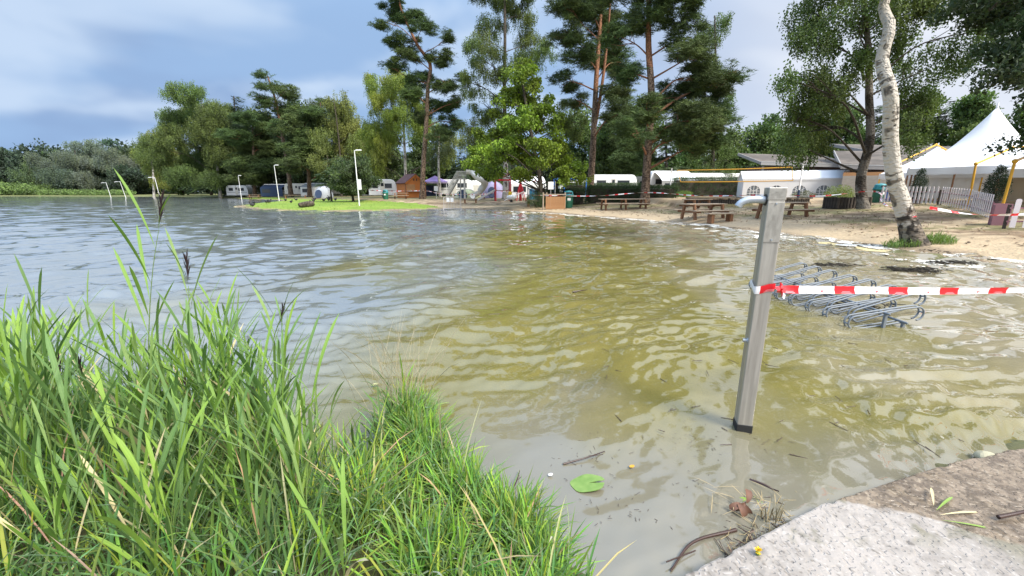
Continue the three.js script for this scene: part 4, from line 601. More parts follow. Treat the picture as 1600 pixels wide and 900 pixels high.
// log wall below the volleyball court
{
  const a = [11.5, 28.2], b = [19.8, 28.2], t = thing('log_retaining_wall', 'low dark log wall below the volleyball court', 'wall', a[0], 0.25, a[1], 0), n = Math.round((b[0] - a[0]) / 0.15), log = rod(0.075, 0.075, 0.8, 8, 0, 0.4, 0);
  for (let i = 0; i < n; i++) { const m = part(t, 'log', log, M.darkWood); m.position.set(i * 0.15, 0.03 * hash2(i, 2), 0.1); }
  part(t, 'cap_beam', box(b[0] - a[0], 0.09, 0.2, (b[0] - a[0]) / 2, 0.88, 0.1), M.darkWood);
}
// volleyball net
{
  const p1 = spot(1045, 39), p2 = spot(1245, 33); p1[1] = p2[1] = 0.98;
  for (const [p, l] of [[p1, 'white and blue volleyball post beside the second pine'], [p2, 'white and blue volleyball post in front of the arched marquee']]) { const t = thing('volleyball_post', l, 'post', p[0], p[1] - 0.05, p[2], 0, 'volleyball posts'); part(t, 'pole', rod(0.06, 0.055, 2.0, 12, 0, 1.65, 0), M.white); part(t, 'padding', rod(0.085, 0.085, 0.75, 12, 0, 0.35, 0), M.navy); }
  const t = thing('volleyball_net', 'yellow-edged volleyball net stretched between two posts', 'net', 0, 0, 0);
  const A = V(p1[0], 0, -p1[2]), B = V(p2[0], 0, -p2[2]), at = (u, y) => A.clone().lerp(B, u).setY(y - 0.35 * 4 * 0.12 * u * (1 - u));
  const line = (u0, y0, u1, y1, r) => { const l = []; for (let i = 0; i <= 12; i++) l.push(at(lerp(u0, u1, i / 12), lerp(y0, y1, i / 12))); return tube(l, r, 6); };
  const hi = p1[1] + 2.45, lo = p1[1] + 1.4;
  part(t, 'top_tape', line(0.05, hi - 0.05, 0.93, hi - 0.05, 0.034), M.yellow); part(t, 'bottom_tape', line(0.09, lo, 0.95, lo, 0.034), M.yellow);
  part(t, 'side_tape', line(0.05, hi - 0.05, 0.09, lo, 0.03), M.yellow); part(t, 'side_tape', line(0.93, hi - 0.05, 0.95, lo, 0.03), M.yellow);
  const net = []; for (let i = 0; i < 50; i++) { const u = lerp(0.07, 0.94, i / 49); net.push(tube([at(u, hi - 0.05), at(u, lo)], 0.0022, 3, false)); } for (let i = 1; i < 9; i++) net.push(line(0.06, lerp(lo, hi, i / 9), 0.94, lerp(lo, hi, i / 9), 0.0022));
  part(t, 'netting', join(net), M.grey);
  part(t, 'guy_rope', join([tube([V(A.x, 3.3, A.z), at(0.05, hi - 0.05)], 0.008, 5), tube([V(A.x, 2.3, A.z), at(0.09, lo)], 0.008, 5), tube([at(0.93, hi - 0.05), V(B.x, 3.3, B.z)], 0.008, 5), tube([at(0.95, lo), V(B.x, 2.3, B.z)], 0.008, 5)]), M.grey);
}
// hedges
function hedge(label, x0, d0, x1, d1, h, w, seed, c) {
  const r = mulberry(seed), L = Math.hypot(x1 - x0, d1 - d0), y = G((x0 + x1) / 2, (d0 + d1) / 2), t = thing('clipped_hedge', label, 'hedge', (x0 + x1) / 2, y - 0.05, (d0 + d1) / 2, Math.atan2(d1 - d0, x1 - x0));
  part(t, 'branches', rbox(L - 0.3, h - 0.25, w - 0.3, 0.1, 0, h / 2 - 0.08, 0), M.darkWood);
  const n = Math.round(L * 150), m = new THREE.InstancedMesh(CL.small, M.leaf, n), m4 = new THREE.Matrix4(), q = new THREE.Quaternion(), e = new THREE.Euler(), col = new THREE.Color();
  for (let i = 0; i < n; i++) { const f = r(); let p; if (f < 0.35) p = V((r() - 0.5) * L, h - 0.08 * r(), (r() - 0.5) * w); else if (f < 0.9) p = V((r() - 0.5) * L, r() * h, (r() < 0.75 ? 1 : -1) * w / 2 * (1 - 0.15 * r())); else p = V((r() < 0.5 ? -1 : 1) * L / 2, r() * h, (r() - 0.5) * w); const s = 0.22 + 0.1 * r(); m4.compose(p, q.setFromEuler(e.set(r() * 6, r() * 6, 0)), V(s, s, s)); m.setMatrixAt(i, m4); const b = 0.7 + 0.6 * r(); m.setColorAt(i, col.setRGB(c[0] * b, c[1] * b, c[2] * b)); }
  m.name = 'foliage'; m.userData.kind = 'stuff'; m.castShadow = m.receiveShadow = true; t.add(m);
}
hedge('dark clipped hedge behind the green bin and wooden bin shelter', across(838, 38), 38, across(914, 37), 37, 1.35, 1.1, 1, [0.035, 0.07, 0.022]);
hedge('clipped hedge between the two tall pine trunks', across(917, 37.5), 37.5, across(1052, 38.5), 38.5, 1.45, 1.1, 2, [0.045, 0.085, 0.022]);
hedge('hedge behind the volleyball net', across(1050, 48), 48, across(1160, 47), 47, 2.0, 1.4, 3, [0.05, 0.095, 0.025]);
hedge('tall dark hedge behind the caravans on the right', across(880, 56), 56, across(1010, 55), 55, 1.7, 1.4, 4, [0.05, 0.09, 0.025]);
// bins
function bin(label, px, d, h, body, lid) {
  const [x, y] = spot(px, d), t = thing('litter_bin', label, 'bin', x, y - 0.02, d, 0), r = h * 0.27;
  part(t, 'drum', turned(new THREE.LatheGeometry([[0, 0], [r * 0.9, 0], [r * 0.95, 0.03], [r * 0.97, h * 0.3], [r * 1.05, h * 0.31], [r * 1.05, h * 0.35], [r, h * 0.36], [r, h * 0.62], [r * 1.1, h * 0.63], [r * 1.1, h * 0.7], [0, h * 0.7]].map(([a, b]) => new THREE.Vector2(a, b)), 20)), body);
  const l = part(t, 'lid', turned(new THREE.LatheGeometry([[r * 1.12, h * 0.69], [r * 1.12, h * 0.76], [r * 0.98, h * 0.8], [r * 0.95, h * 0.9], [r * 0.7, h * 0.975], [0, h]].map(([a, b]) => new THREE.Vector2(a, b)), 20)), lid);
  part(l, 'slot', box(r * 1.2, h * 0.1, 0.03, 0, h * 0.85, r * 0.93), M.black);
  part(t, 'sticker', box(r * 0.7, h * 0.14, 0.01, 0, h * 0.5, r * 1.01), M.white);
}
bin('green litter bin with teal lid beside the bin shelter', 888, 33.6, 1.35, M.green, M.teal);
bin('green litter bin beside the wooden hut', 603, 51, 1.15, M.green, M.teal);
bin('green litter bin with teal dome lid near the log planter', 1369, 26.5, 1.18, M.green, M.teal);
bin('blue litter bin behind the end of the picket fence', 1388, 28.6, 1.25, M.blue, M.blue);
// bin shelter of upright boards
{
  const [x, y] = spot(868, 33), t = thing('bin_shelter', 'wooden board bin shelter beside the green bin', 'bin shelter', x, y - 0.03, 33, -0.12), b = new RoundedBoxGeometry(0.118, 0.95, 0.025, 1, 0.004);
  for (let i = 0; i < 12; i++) part(t, 'board', b, M.boxWood).position.set(-0.68 + i * 0.124, 0.5, 0.3 + 0.006 * hash2(i, 4));
  for (let i = 0; i < 5; i++) { const m = part(t, 'board', b, M.boxWood); m.position.set(-0.75, 0.5, 0.24 - i * 0.124); m.rotation.y = Math.PI / 2; }
  for (const [px, pz] of [[-0.95, 0.35], [0.72, 0.25], [-0.72, -0.4], [0.72, -0.4]]) part(t, 'post', rod(0.06, 0.055, 1.3, 10, px, 0.65, pz), M.tableWood);
  part(t, 'rail', rod(0.045, 0.045, 1.8, 8, -0.1, 1.12, 0.3, 0, 0, Math.PI / 2), M.tableWood);
  const s = thing('notice_board', 'small grey notice board on posts behind the bin shelter', 'sign', across(862, 34.5), G(across(862, 34.5), 34.5), 34.5, 0); part(s, 'board', box(0.45, 0.6, 0.03, -0.1, 1.75, 0.04), M.white); for (const k of [-0.1, 0.25]) part(s, 'post', rod(0.035, 0.035, 2.1, 8, k, 1.05, 0), M.grey);
}
// slide
{
  const d = 48, [x, y] = spot(722, d), t = thing('slide_tower', 'grey metal slide with steep stairs and winding white chute', 'slide', x, y - 0.03, d, 0), P = (px, py, z = 0) => V(across(px, d, height(py, d)) - x, height(py, d) - y, z);
  const mesh = std([0.34, 0.34, 0.31], 0.6, { metalness: 0.3 });
  const a = P(701, 306, 0.6), b = P(716, 280, 0.6), top = P(720, 279.5).y, roof = P(720, 267.5).y;
  for (const z of [0.65, -0.15]) part(t, 'stair_side', tube([V(a.x, a.y, z), V(b.x, b.y, z)], 0.06, 8), mesh);
  for (let i = 0; i < 10; i++) { const c = a.clone().lerp(b, (i + 0.5) / 10); part(t, 'stair_tread', box(0.26, 0.04, 0.8, c.x, c.y, 0.25), mesh); }
  for (const z of [0.7, -0.2]) { const bars = []; for (let i = 0; i <= 12; i++) { const c = a.clone().lerp(b, i / 12); bars.push(rod(0.018, 0.018, 0.9, 5, c.x, c.y + 0.45, z)); } bars.push(tube([V(a.x, a.y + 0.9, z), V(b.x, b.y + 0.9, z)], 0.03, 6)); part(t, 'handrail', join(bars), mesh); }
  const cx0 = P(716, 279).x, cx1 = P(729, 279).x; part(t, 'platform', box(cx1 - cx0, 0.07, 1.1, (cx0 + cx1) / 2, top, 0.25), mesh);
  const cage = []; for (let i = 0; i <= 9; i++) { const px = lerp(cx0, cx1, i / 9); for (const z of [-0.28, 0.78]) cage.push(rod(0.016, 0.016, roof - top, 5, px, (top + roof) / 2, z)); } for (const z of [-0.28, 0.78]) for (const yy of [roof, (roof + top) / 2]) cage.push(box(cx1 - cx0, 0.04, 0.04, (cx0 + cx1) / 2, yy, z)); part(t, 'cage', join(cage), mesh);
  for (const [px, z] of [[719, -0.2], [726, 0.7], [726, -0.2]]) { const q = P(px, 280); part(t, 'leg', rod(0.055, 0.055, q.y, 10, q.x, q.y / 2, z), M.metal); }
  const path = curve([P(729, 271, 0.25), P(737, 272, 0.3), P(744, 279, 0.7), P(754, 286, 1.0), P(757, 293, 0.6), P(752, 301, 0.2), P(745, 306, 0.4), P(740, 309, 0.9)], 40), pos = [], idx = [], nr = 11;
  path.forEach((p, i) => { const T = path[Math.min(i + 1, 40)].clone().sub(path[Math.max(i - 1, 0)]).normalize(), side = T.clone().cross(V(0, 1, 0)).normalize(), up = side.clone().cross(T); for (let k = 0; k < nr; k++) { const an = Math.PI * (k / (nr - 1)), q = p.clone().addScaledVector(side, Math.cos(an) * 0.42).addScaledVector(up, 0.42 - Math.sin(an) * 0.5); pos.push(q.x, q.y, q.z); } });
  for (let i = 0; i < 40; i++) for (let k = 0; k < nr - 1; k++) { const o = i * nr + k; idx.push(o, o + 1, o + nr, o + nr, o + 1, o + nr + 1); }
  part(t, 'chute', rawGeo(pos, idx), std([0.62, 0.61, 0.57], 0.35, { side: THREE.DoubleSide }));
}
// playground
{
  const d = 46, [x, y] = spot(790, d), t = thing('climbing_frame', 'red playground climbing frame behind the birch trunk', 'climbing frame', x, y - 0.03, d, 0.15);
  for (const [px, pz, h] of [[-1.1, 0.4, 2.3], [-1.1, -0.7, 2.3], [0.5, 0.4, 2.6], [0.5, -0.7, 2.6]]) part(t, 'post', rod(0.06, 0.06, h, 10, px, h / 2, pz), M.red);
  part(t, 'top_rail', join([box(1.7, 0.14, 0.08, -0.3, 2.2, 0.4), box(1.7, 0.14, 0.08, -0.3, 2.2, -0.7)]), M.red);
  part(t, 'roof', join([box(1.0, 0.05, 1.4, 0.2, 2.75, -0.15, 0, 0, 0.6), box(1.0, 0.05, 1.4, 0.98, 2.75, -0.15, 0, 0, -0.6)]), std([0.32, 0.06, 0.04], 0.7));
  part(t, 'deck', box(1.7, 0.08, 1.1, -0.3, 1.1, -0.15), M.legWood);
  part(t, 'chute', join([box(2.3, 0.04, 0.5, -2.0, 0.62, 0.0, 0, 0, 0.5), box(2.3, 0.16, 0.04, -2.0, 0.7, 0.26, 0, 0, 0.5), box(2.3, 0.16, 0.04, -2.0, 0.7, -0.26, 0, 0, 0.5)]), M.metal);
  const x2 = across(813, d), u = thing('swing_frame', 'red swing frame with sloping legs left of the maple trunk', 'swing', x2, G(x2, d) - 0.03, d, 0.1);
  for (const s of [-1, 1]) part(u, 'leg', tube([V(s * 0.5, 0, 0.9), V(0, 2.1, 0), V(-s * 0.5, 0, -0.9)], 0.05, 8), M.red); part(u, 'post', rod(0.16, 0.13, 2.2, 12, 0, 1.1, 0.1), M.red); part(u, 'beam', tube([V(0, 2.1, 0), V(2.6, 2.1, 0.1)], 0.05, 8), M.red);
  for (const s of [1.3, 1.7]) part(u, 'chain', rod(0.012, 0.012, 1.5, 5, s, 1.3, 0.05), M.grey); part(u, 'swing_seat', box(0.5, 0.04, 0.2, 1.5, 0.55, 0.05), M.black);
  part(u, 'seesaw_beam', box(2.3, 0.07, 0.14, -0.75, 0.55, 0.8, 0, 0, 0.42), M.white);
  const x3 = across(799, 43), w = thing('spring_rider', 'yellow and white spring rider beside the birch trunk', 'spring rider', x3, G(x3, 43) - 0.02, 43, 0);
  part(w, 'spring', rod(0.14, 0.14, 0.35, 10, 0, 0.17, 0), M.black); part(w, 'seat', turned(new THREE.SphereGeometry(1, 16, 10).scale(0.48, 0.26, 0.24), 0, 0.5, 0), M.white); part(w, 'handle', rbox(0.36, 0.4, 0.12, 0.05, -0.12, 0.86, 0), std([0.8, 0.52, 0.02], 0.4));
  const x4 = across(838, 50), b = thing('play_panel', 'blue play panel with white sloping rails under the maple', 'play panel', x4, G(x4, 50) - 0.02, 50, 0); part(b, 'panel', box(1.7, 1.25, 0.08, 0, 0.65, 0), std([0.06, 0.27, 0.45], 0.6)); part(b, 'rail', tube([V(-1.1, 1.6, 0.2), V(0.9, 0.6, 0.2)], 0.06, 8), M.white); part(b, 'rail', tube([V(-1.1, 1.35, 0.3), V(0.9, 0.35, 0.3)], 0.05, 8), M.navy); for (const s of [-1, 0.9]) part(b, 'post', rod(0.06, 0.06, 1.7, 8, s, 0.85, 0.1), M.navy);
  const x5 = across(890, 52), f = thing('blue_frame', 'blue metal frame standing above the hedge behind the green bin', 'frame', x5, G(x5, 52), 52, 0.1); part(f, 'top_beam', box(4.2, 0.26, 0.12, 0, 2.35, 0), M.blue); for (const s of [-2, -0.7, 2]) part(f, 'post', rod(0.07, 0.07, 2.4, 8, s, 1.2, 0), M.blue);
}
// crowd barrier with two notices
{
  const d = 36.6, x = across(707, d, 0.2), t = thing('crowd_barrier', 'pale crowd barrier with two white notices at the waterline', 'barrier', x, G(x, d) - 0.02, d, 0.08), W = 1.45, Hh = 1.12;
  const pale = std([0.6, 0.55, 0.52], 0.5); part(t, 'frame', tube(curve([V(-W / 2, 0.2, 0), V(-W / 2, 0.6, 0), V(-W / 2, Hh, 0)], 6).concat(curve([V(-W / 2 + 0.06, Hh + 0.04, 0), V(0, Hh + 0.04, 0), V(W / 2 - 0.06, Hh + 0.04, 0)], 6), curve([V(W / 2, Hh, 0), V(W / 2, 0.6, 0), V(W / 2, 0.2, 0)], 6), curve([V(W / 2, 0.2, 0), V(0, 0.2, 0), V(-W / 2, 0.2, 0)], 6)), 0.022, 8), pale);
  for (let i = 1; i < 11; i++) part(t, 'bar', rod(0.009, 0.009, Hh - 0.2, 5, -W / 2 + i * W / 11, (Hh + 0.2) / 2, 0), pale);
  for (const s of [-1, 1]) part(t, 'foot', tube([V(s * W / 2, 0.25, 0), V(s * (W / 2 + 0.05), 0, 0.35)], 0.02, 6), pale); for (const s of [-1, 1]) part(t, 'foot', tube([V(s * W / 2, 0.25, 0), V(s * (W / 2 + 0.25), 0, -0.3)], 0.02, 6), pale);
  for (const s of [-0.36, -0.02]) part(t, 'notice', box(0.26, 0.36, 0.006, s, Hh - 0.2, 0.03), M.white);
}
{ const [x, y] = spot(682, 56), t = thing('info_sign', 'blank white sign on a post between hut and slide', 'sign', x, y, 56, 0); part(t, 'board', box(0.5, 0.62, 0.03, 0, 1.25, 0.04), M.white); part(t, 'post', rod(0.03, 0.03, 1.5, 8, 0, 0.75, 0), M.white); }
// wooden hut
{
  const d = 60, [x, y] = spot(643, d), t = thing('wooden_hut', 'orange-brown wooden hut with a dark red gabled roof', 'hut', x, y - 0.05, d, 0.62), W = 2.9, L = 3.2, h = 2.05, r = 3.15;
  const sh = new THREE.Shape([[-W / 2, 0], [W / 2, 0], [W / 2, h], [0, r], [-W / 2, h]].map(([a, b]) => new THREE.Vector2(a, b)));
  const g = new THREE.ExtrudeGeometry(sh, { depth: L, bevelEnabled: false }); g.translate(0, 0, -L / 2); g.rotateY(-Math.PI / 2 + Math.PI / 2);
  part(t, 'wall', g, M.hutWood);
  for (let i = 0; i < 14; i++) { const yy = 0.16 + i * 0.205, hw = yy < h ? W : W * (r - yy) / (r - h); if (hw < 0.3) continue; part(t, 'cladding_board', box(hw, 0.185, 0.03, 0, yy, L / 2 + 0.012), M.hutWood); if (yy < h) part(t, 'cladding_board', box(0.03, 0.185, L, W / 2 + 0.012, yy, 0), M.hutWood); }
  for (const s of [-1, 1]) { const a = Math.atan2(r - h, W / 2), len = Math.hypot(r - h, W / 2) + 0.3; part(t, 'roof', box(len, 0.08, L + 0.5, s * (W / 4 + 0.06), (r + h) / 2 + 0.0, 0, 0, 0, -s * a), M.hutRoof); }
  part(t, 'corner_post', box(0.1, h, 0.1, W / 2 + 0.02, h / 2, L / 2 + 0.02), M.legWood); part(t, 'corner_post', box(0.1, h, 0.1, -W / 2, h / 2, L / 2 + 0.02), M.legWood);
  part(t, 'bargeboard', join([-1, 1].map((s) => box(1.95, 0.16, 0.05, s * W / 4, (r + h) / 2 - 0.08, L / 2 + 0.2, 0, 0, -s * Math.atan2(r - h, W / 2)))), M.hutWood);
  part(t, 'shutter', box(1.25, 0.85, 0.05, -0.68, 1.4, L / 2 + 0.04), M.boxWood); part(t, 'shutter', box(0.05, 0.85, 1.3, W / 2 + 0.04, 1.4, 0.7), M.boxWood); part(t, 'counter_shelf', box(2.6, 0.06, 0.3, 0, 0.93, L / 2 + 0.14), M.white); for (const s of [-0.2, 0.2]) part(t, 'vent', box(0.14, 0.3, 0.03, s, 2.45, L / 2 + 0.04), M.darkWood);
}
// caravans
const caravanLabel = new Set();
function caravan(label, px, d, turn, L, col, o = {}) {
  const [x, y] = spot(px, d), t = thing('caravan', label, 'caravan', x, y - 0.02, d, turn, 'caravans on the camping ground'), h = o.h ?? 2.5, w = 2.1;
  const sh = new THREE.Shape(); sh.moveTo(-L / 2, 0.45); sh.lineTo(L / 2, 0.45); sh.lineTo(L / 2 - 0.02, 1.3); sh.quadraticCurveTo(L / 2 - 0.1, h, L / 2 - 0.8, h); sh.lineTo(-L / 2 + 0.5, h); sh.quadraticCurveTo(-L / 2 + 0.05, h, -L / 2, 1.4); sh.closePath();
  const g = new THREE.ExtrudeGeometry(sh, { depth: w, bevelEnabled: true, bevelSize: 0.06, bevelThickness: 0.06, bevelSegments: 2, curveSegments: 8 }); g.translate(0, 0, -w / 2);
  part(t, 'body', g, col);
  for (const [wx, ww] of [[-L * 0.28, L * 0.2], [L * 0.2, L * 0.26]]) { const q = part(t, 'window', rbox(ww, 0.58, 0.05, 0.05, wx, 1.68, w / 2 + 0.06), M.glass); part(q, 'window_frame', join([box(ww + 0.08, 0.04, 0.03, wx, 2.0, w / 2 + 0.07), box(ww + 0.08, 0.04, 0.03, wx, 1.36, w / 2 + 0.07)]), M.grey); }
  const dr = part(t, 'door', rbox(0.6, 1.7, 0.04, 0.04, -0.02 * L, 1.4, w / 2 + 0.06), M.cream); part(dr, 'door_window', box(0.38, 0.45, 0.03, -0.02 * L, 1.85, w / 2 + 0.08), M.glass);
  part(t, 'stripe', box(L * 0.92, 0.1, 0.02, 0, 1.05, w / 2 + 0.064), o.stripe || M.grey);
  for (const s of [-1, 1]) part(t, 'wheel', rod(0.32, 0.32, 0.2, 16, 0.1, 0.32, s * (w / 2 - 0.05), Math.PI / 2), M.black);
  part(t, 'drawbar', box(1.1, 0.1, 0.1, -L / 2 - 0.5, 0.42, 0), M.grey);
  if (o.awning) { const a = part(t, 'awning', rawGeo((() => { const p = []; for (let i = 0; i <= 8; i++) for (let k = 0; k <= 6; k++) { const u = i / 8, v = k / 6; p.push(lerp(-L * 0.42, L * 0.42, u), lerp(h - 0.1, 1.75, v * v * 0.4 + v * 0.6), w / 2 + 0.05 + v * 2.2); } return p; })(), (() => { const q = []; for (let i = 0; i < 8; i++) for (let k = 0; k < 6; k++) { const a = i * 7 + k; q.push(a, a + 1, a + 7, a + 7, a + 1, a + 8); } return q; })()), o.awning); part(a, 'awning_front', box(L * 0.84, 1.75, 0.03, 0, 0.88, w / 2 + 2.22), o.front || o.awning); part(a, 'awning_window', box(L * 0.3, 0.7, 0.02, -L * 0.2, 1.1, w / 2 + 2.25), M.glass); }
}
caravan('rounded white caravan left of the wooden hut', 600, 61, 0.25, 3.7, M.white);
caravan('white caravan with navy awning behind the grove trunks', 436, 92, 0.1, 5.2, M.white, { awning: M.navy });
caravan('white caravan at the far left of the camping ground', 376, 96, 0.05, 4.6, M.white);
caravan('pale caravan between the navy awning and the far picnic table', 404, 99, -0.1, 5.0, M.cream, { stripe: M.red });
caravan('cream caravan right of the tall grove pine', 468, 90, 0.15, 4.8, M.cream);
caravan('white caravan with grey awning behind the small conifer', 500, 86, 0.0, 5.2, M.white, { awning: M.grey, front: M.white });
caravan('white caravan seen under the slide platform', 712, 66, 0.08, 5.4, M.white);
caravan('white caravan with pale awning behind the slide chute', 735, 72, -0.1, 5.6, M.white, { awning: M.cream });
caravan('large white caravan behind the maple', 820, 60, 0.1, 5.6, M.white, { h: 2.8, awning: M.white });
caravan('white caravan behind the twin-stemmed pine', 905, 64, 0.0, 6.0, M.white, { h: 2.7 });
caravan('long white caravan above the hedge between the pines', 955, 60, 0.05, 6.4, M.white, { h: 2.7 });
caravan('white caravan left of the volleyball post', 990, 66, 0.1, 5.4, M.white, { h: 2.6 });
caravan('white caravan with white awning roof right of the second pine', 1040, 54, 0.12, 5.4, M.white, { h: 2.9, awning: M.white, front: M.grey });
caravan('white caravan behind the volleyball net', 1095, 60, 0.0, 5.6, M.white, { h: 2.9, stripe: M.blue });
caravan('white caravan beside the arched marquee', 1140, 62, 0.0, 5.2, M.white, { h: 2.9 });
caravan('pale caravan deep under the wood left of the hut', 545, 88, 0.1, 5.0, M.cream);
// tents
function domeTent(label, px, d, w, h, mat, turn = 0) {
  const [x, y] = spot(px, d), t = thing('tent', label, 'tent', x, y - 0.02, d, turn, 'tents on the camping ground');
  const g = new THREE.SphereGeometry(1, 24, 12, 0, Math.PI * 2, 0, Math.PI / 2), p = g.attributes.position; for (let i = 0; i < p.count; i++) { const X = p.getX(i), Y = p.getY(i), Z = p.getZ(i), a = Math.atan2(Z, X), k = 1 - 0.08 * Math.abs(Math.sin(a * 3)); p.setXYZ(i, X * w / 2 * k, Math.pow(Y, 0.9) * h * (1 + 0.05 * X), Z * w * 0.42 * k); } g.computeVertexNormals();
  part(t, 'canopy', g, mat); part(t, 'door_flap', turned(new THREE.CircleGeometry(0.7, 16).scale(0.8, 1, 1), -w * 0.12, h * 0.36, w * 0.40, -0.25), M.navy);
  for (const s of [-1, 1]) part(t, 'pole_sleeve', tube(curve([V(s * w * 0.49, 0, 0), V(s * w * 0.36, h * 0.75, 0.1), V(0, h * 1.01, 0), V(-s * w * 0.3, h * 0.8, w * 0.15), V(-s * w * 0.4, 0, w * 0.3)], 24), 0.03, 6), M.grey);
}
domeTent('lavender dome tent right of the slide chute', 771, 58, 3.4, 2.2, M.lilac, 0.2);
domeTent('grey dome tent behind the lamp post and small tree', 506, 72, 3.2, 2.0, std([0.36, 0.38, 0.40], 0.8), 0.1);
domeTent('low lime tent beneath the slide', 729, 56, 3.0, 1.15, std([0.5, 0.55, 0.32], 0.8));
{ // lilac pavilion
  const d = 64, [x, y] = spot(681, d), t = thing('party_pavilion', 'lilac-roofed pavilion behind the white sign', 'pavilion', x, y, d, 0.2); const w = 3.4; part(t, 'roof', turned(new THREE.ConeGeometry(w * 0.74, 0.9, 4, 1), 0, 2.65, 0, 0, Math.PI / 4, 0), std([0.36, 0.26, 0.56], 0.8)); part(t, 'valance', box(w, 0.25, w, 0, 2.1, 0), std([0.5, 0.42, 0.62], 0.8)); for (const a of [-1, 1]) for (const b of [-1, 1]) part(t, 'pole', rod(0.04, 0.04, 2.1, 8, a * w * 0.46, 1.05, b * w * 0.46), M.white); part(t, 'side_wall', box(w * 0.9, 1.6, 0.03, 0, 0.9, -w * 0.46), M.navy);
}
// tape along the beach
{
  const d0 = [[560, 56, 1.35], [662, 52.6, 1.1], [720, 40, 1.15], [790, 49.6, 1.1], [858, 33.1, 1.15], [1007, 32.6, 1.05], [1212, 23.5, 1.0], [1350, 22.1, 1.0], [1425, 11.4, 0.95]];
  const pts = []; d0.forEach(([px, d, h], i) => { const x = across(px, d), p = V(x, G(x, d) + h * 0.9, -d); if (i) { const a = pts[pts.length - 1]; pts.push(a.clone().lerp(p, 0.5).add(V(0, -0.14, 0))); } pts.push(p); });
  tag(part(scene, 'barrier_tape', ribbon(pts, 0.075, 0.74, (u, l) => l * 1.1, 420), M.tape), 'red and white tape strung along the beach from tree to tree', 'tape');
  const q = [V(11.35, 1.15, -11.5), V(12.6, 0.98, -11.7), V(14, 0.93, -12), V(16, 1.0, -12.3)]; tag(part(scene, 'barrier_tape', ribbon(q, 0.075, 0.74, (u, l) => l * 0.9, 90), M.tape), 'red and white tape from the leaning birch past the picket fence', 'tape');
}
// ---------------------------------------------------------------- marquee, buildings, tents and fence on the right
{ // white marquee with arched windows
  const d = 42, n = 7, bay = 1.9, L = n * bay, x0 = across(1158, d), y = 1.0, t = thing('marquee', 'long white marquee with arched windows behind the volleyball court', 'marquee', x0, y - 0.25, d, -0.36), wh = 1.95, rh = 2.75, Wd = 4;
  for (let i = 0; i < n; i++) {
    const sh = new THREE.Shape([[0, 0], [bay, 0], [bay, wh], [0, wh]].map(([a, b]) => new THREE.Vector2(a, b))), c = bay / 2, w = 0.56, hole = new THREE.Path(); hole.moveTo(c - w, 0.42); hole.lineTo(c + w, 0.42); hole.lineTo(c + w, 0.78); hole.absarc(c, 0.78, w, 0, Math.PI, false); hole.lineTo(c - w, 0.42); sh.holes.push(hole);
    const g = new THREE.ExtrudeGeometry(sh, { depth: 0.02, bevelEnabled: false, curveSegments: 16 }); g.translate(i * bay, 0, 0); const wall = part(t, 'wall_panel', g, M.fabric);
    const ws = new THREE.Shape(); ws.moveTo(c - w, 0.42); ws.lineTo(c + w, 0.42); ws.lineTo(c + w, 0.78); ws.absarc(c, 0.78, w, 0, Math.PI, false); ws.closePath(); part(wall, 'window', new THREE.ShapeGeometry(ws, 16).translate(i * bay, 0, -0.02), std([0.16, 0.18, 0.2], 0.2));
    const bars = []; for (const k of [-0.28, 0, 0.28]) bars.push(box(0.04, k ? 0.84 : 0.92, 0.02, i * bay + c + k, 0.42 + (k ? 0.42 : 0.46), 0.005)); for (const yy of [0.6, 0.82]) bars.push(box(2 * w, 0.035, 0.02, i * bay + c, yy, 0.008)); for (const a of [0.6, 1.57, 2.54]) bars.push(box(0.5, 0.03, 0.02, i * bay + c + Math.cos(a) * 0.3, 0.82 + Math.sin(a) * 0.27, 0.011, 0, 0, a)); part(wall, 'window_bars', join(bars), M.white);
  }
  part(t, 'roof', join([box(L + 0.2, 0.03, Math.hypot(Wd / 2, rh - wh) + 0.1, L / 2, (wh + rh) / 2, -Wd / 4, Math.atan2(rh - wh, Wd / 2)), box(L + 0.2, 0.03, Math.hypot(Wd / 2, rh - wh) + 0.1, L / 2, (wh + rh) / 2, -Wd * 0.75, -Math.atan2(rh - wh, Wd / 2))]), M.fabric);
  part(t, 'valance', box(L + 0.16, 0.2, 0.02, L / 2, wh - 0.06, 0.05), M.fabric);
  const ge = new THREE.Shape([[0, 0], [Wd, 0], [Wd, wh], [Wd / 2, rh], [0, wh]].map(([a, b]) => new THREE.Vector2(a, b))); for (const xx of [0.01, L]) part(t, 'gable_wall', new THREE.ShapeGeometry(ge).rotateY(Math.PI / 2).translate(xx, 0, 0), M.fabric);
}
const roofTex = texture(256, 256, (u, v) => mix3([0.13, 0.105, 0.085], [0.07, 0.06, 0.05], tileNoise(u, v, 20, 101, 4)).map((q) => q * (0.8 + 0.4 * smooth(0.4, 0.6, tileNoise(u, v, 6, 102, 3)))), true);
const rendTex = texture(256, 256, (u, v) => mix3([0.40, 0.36, 0.31], [0.27, 0.235, 0.2], tileNoise(u, v, 30, 103, 4) * 0.7 + tileNoise(u, v, 3, 104, 3) * 0.4), true);
M.roofing = std(0xffffff, 0.9, { map: roofTex }); M.render = std(0xffffff, 0.9, { map: rendTex }); M.fascia = std([0.26, 0.25, 0.24], 0.7); M.brick = std([0.13, 0.085, 0.07], 0.9);
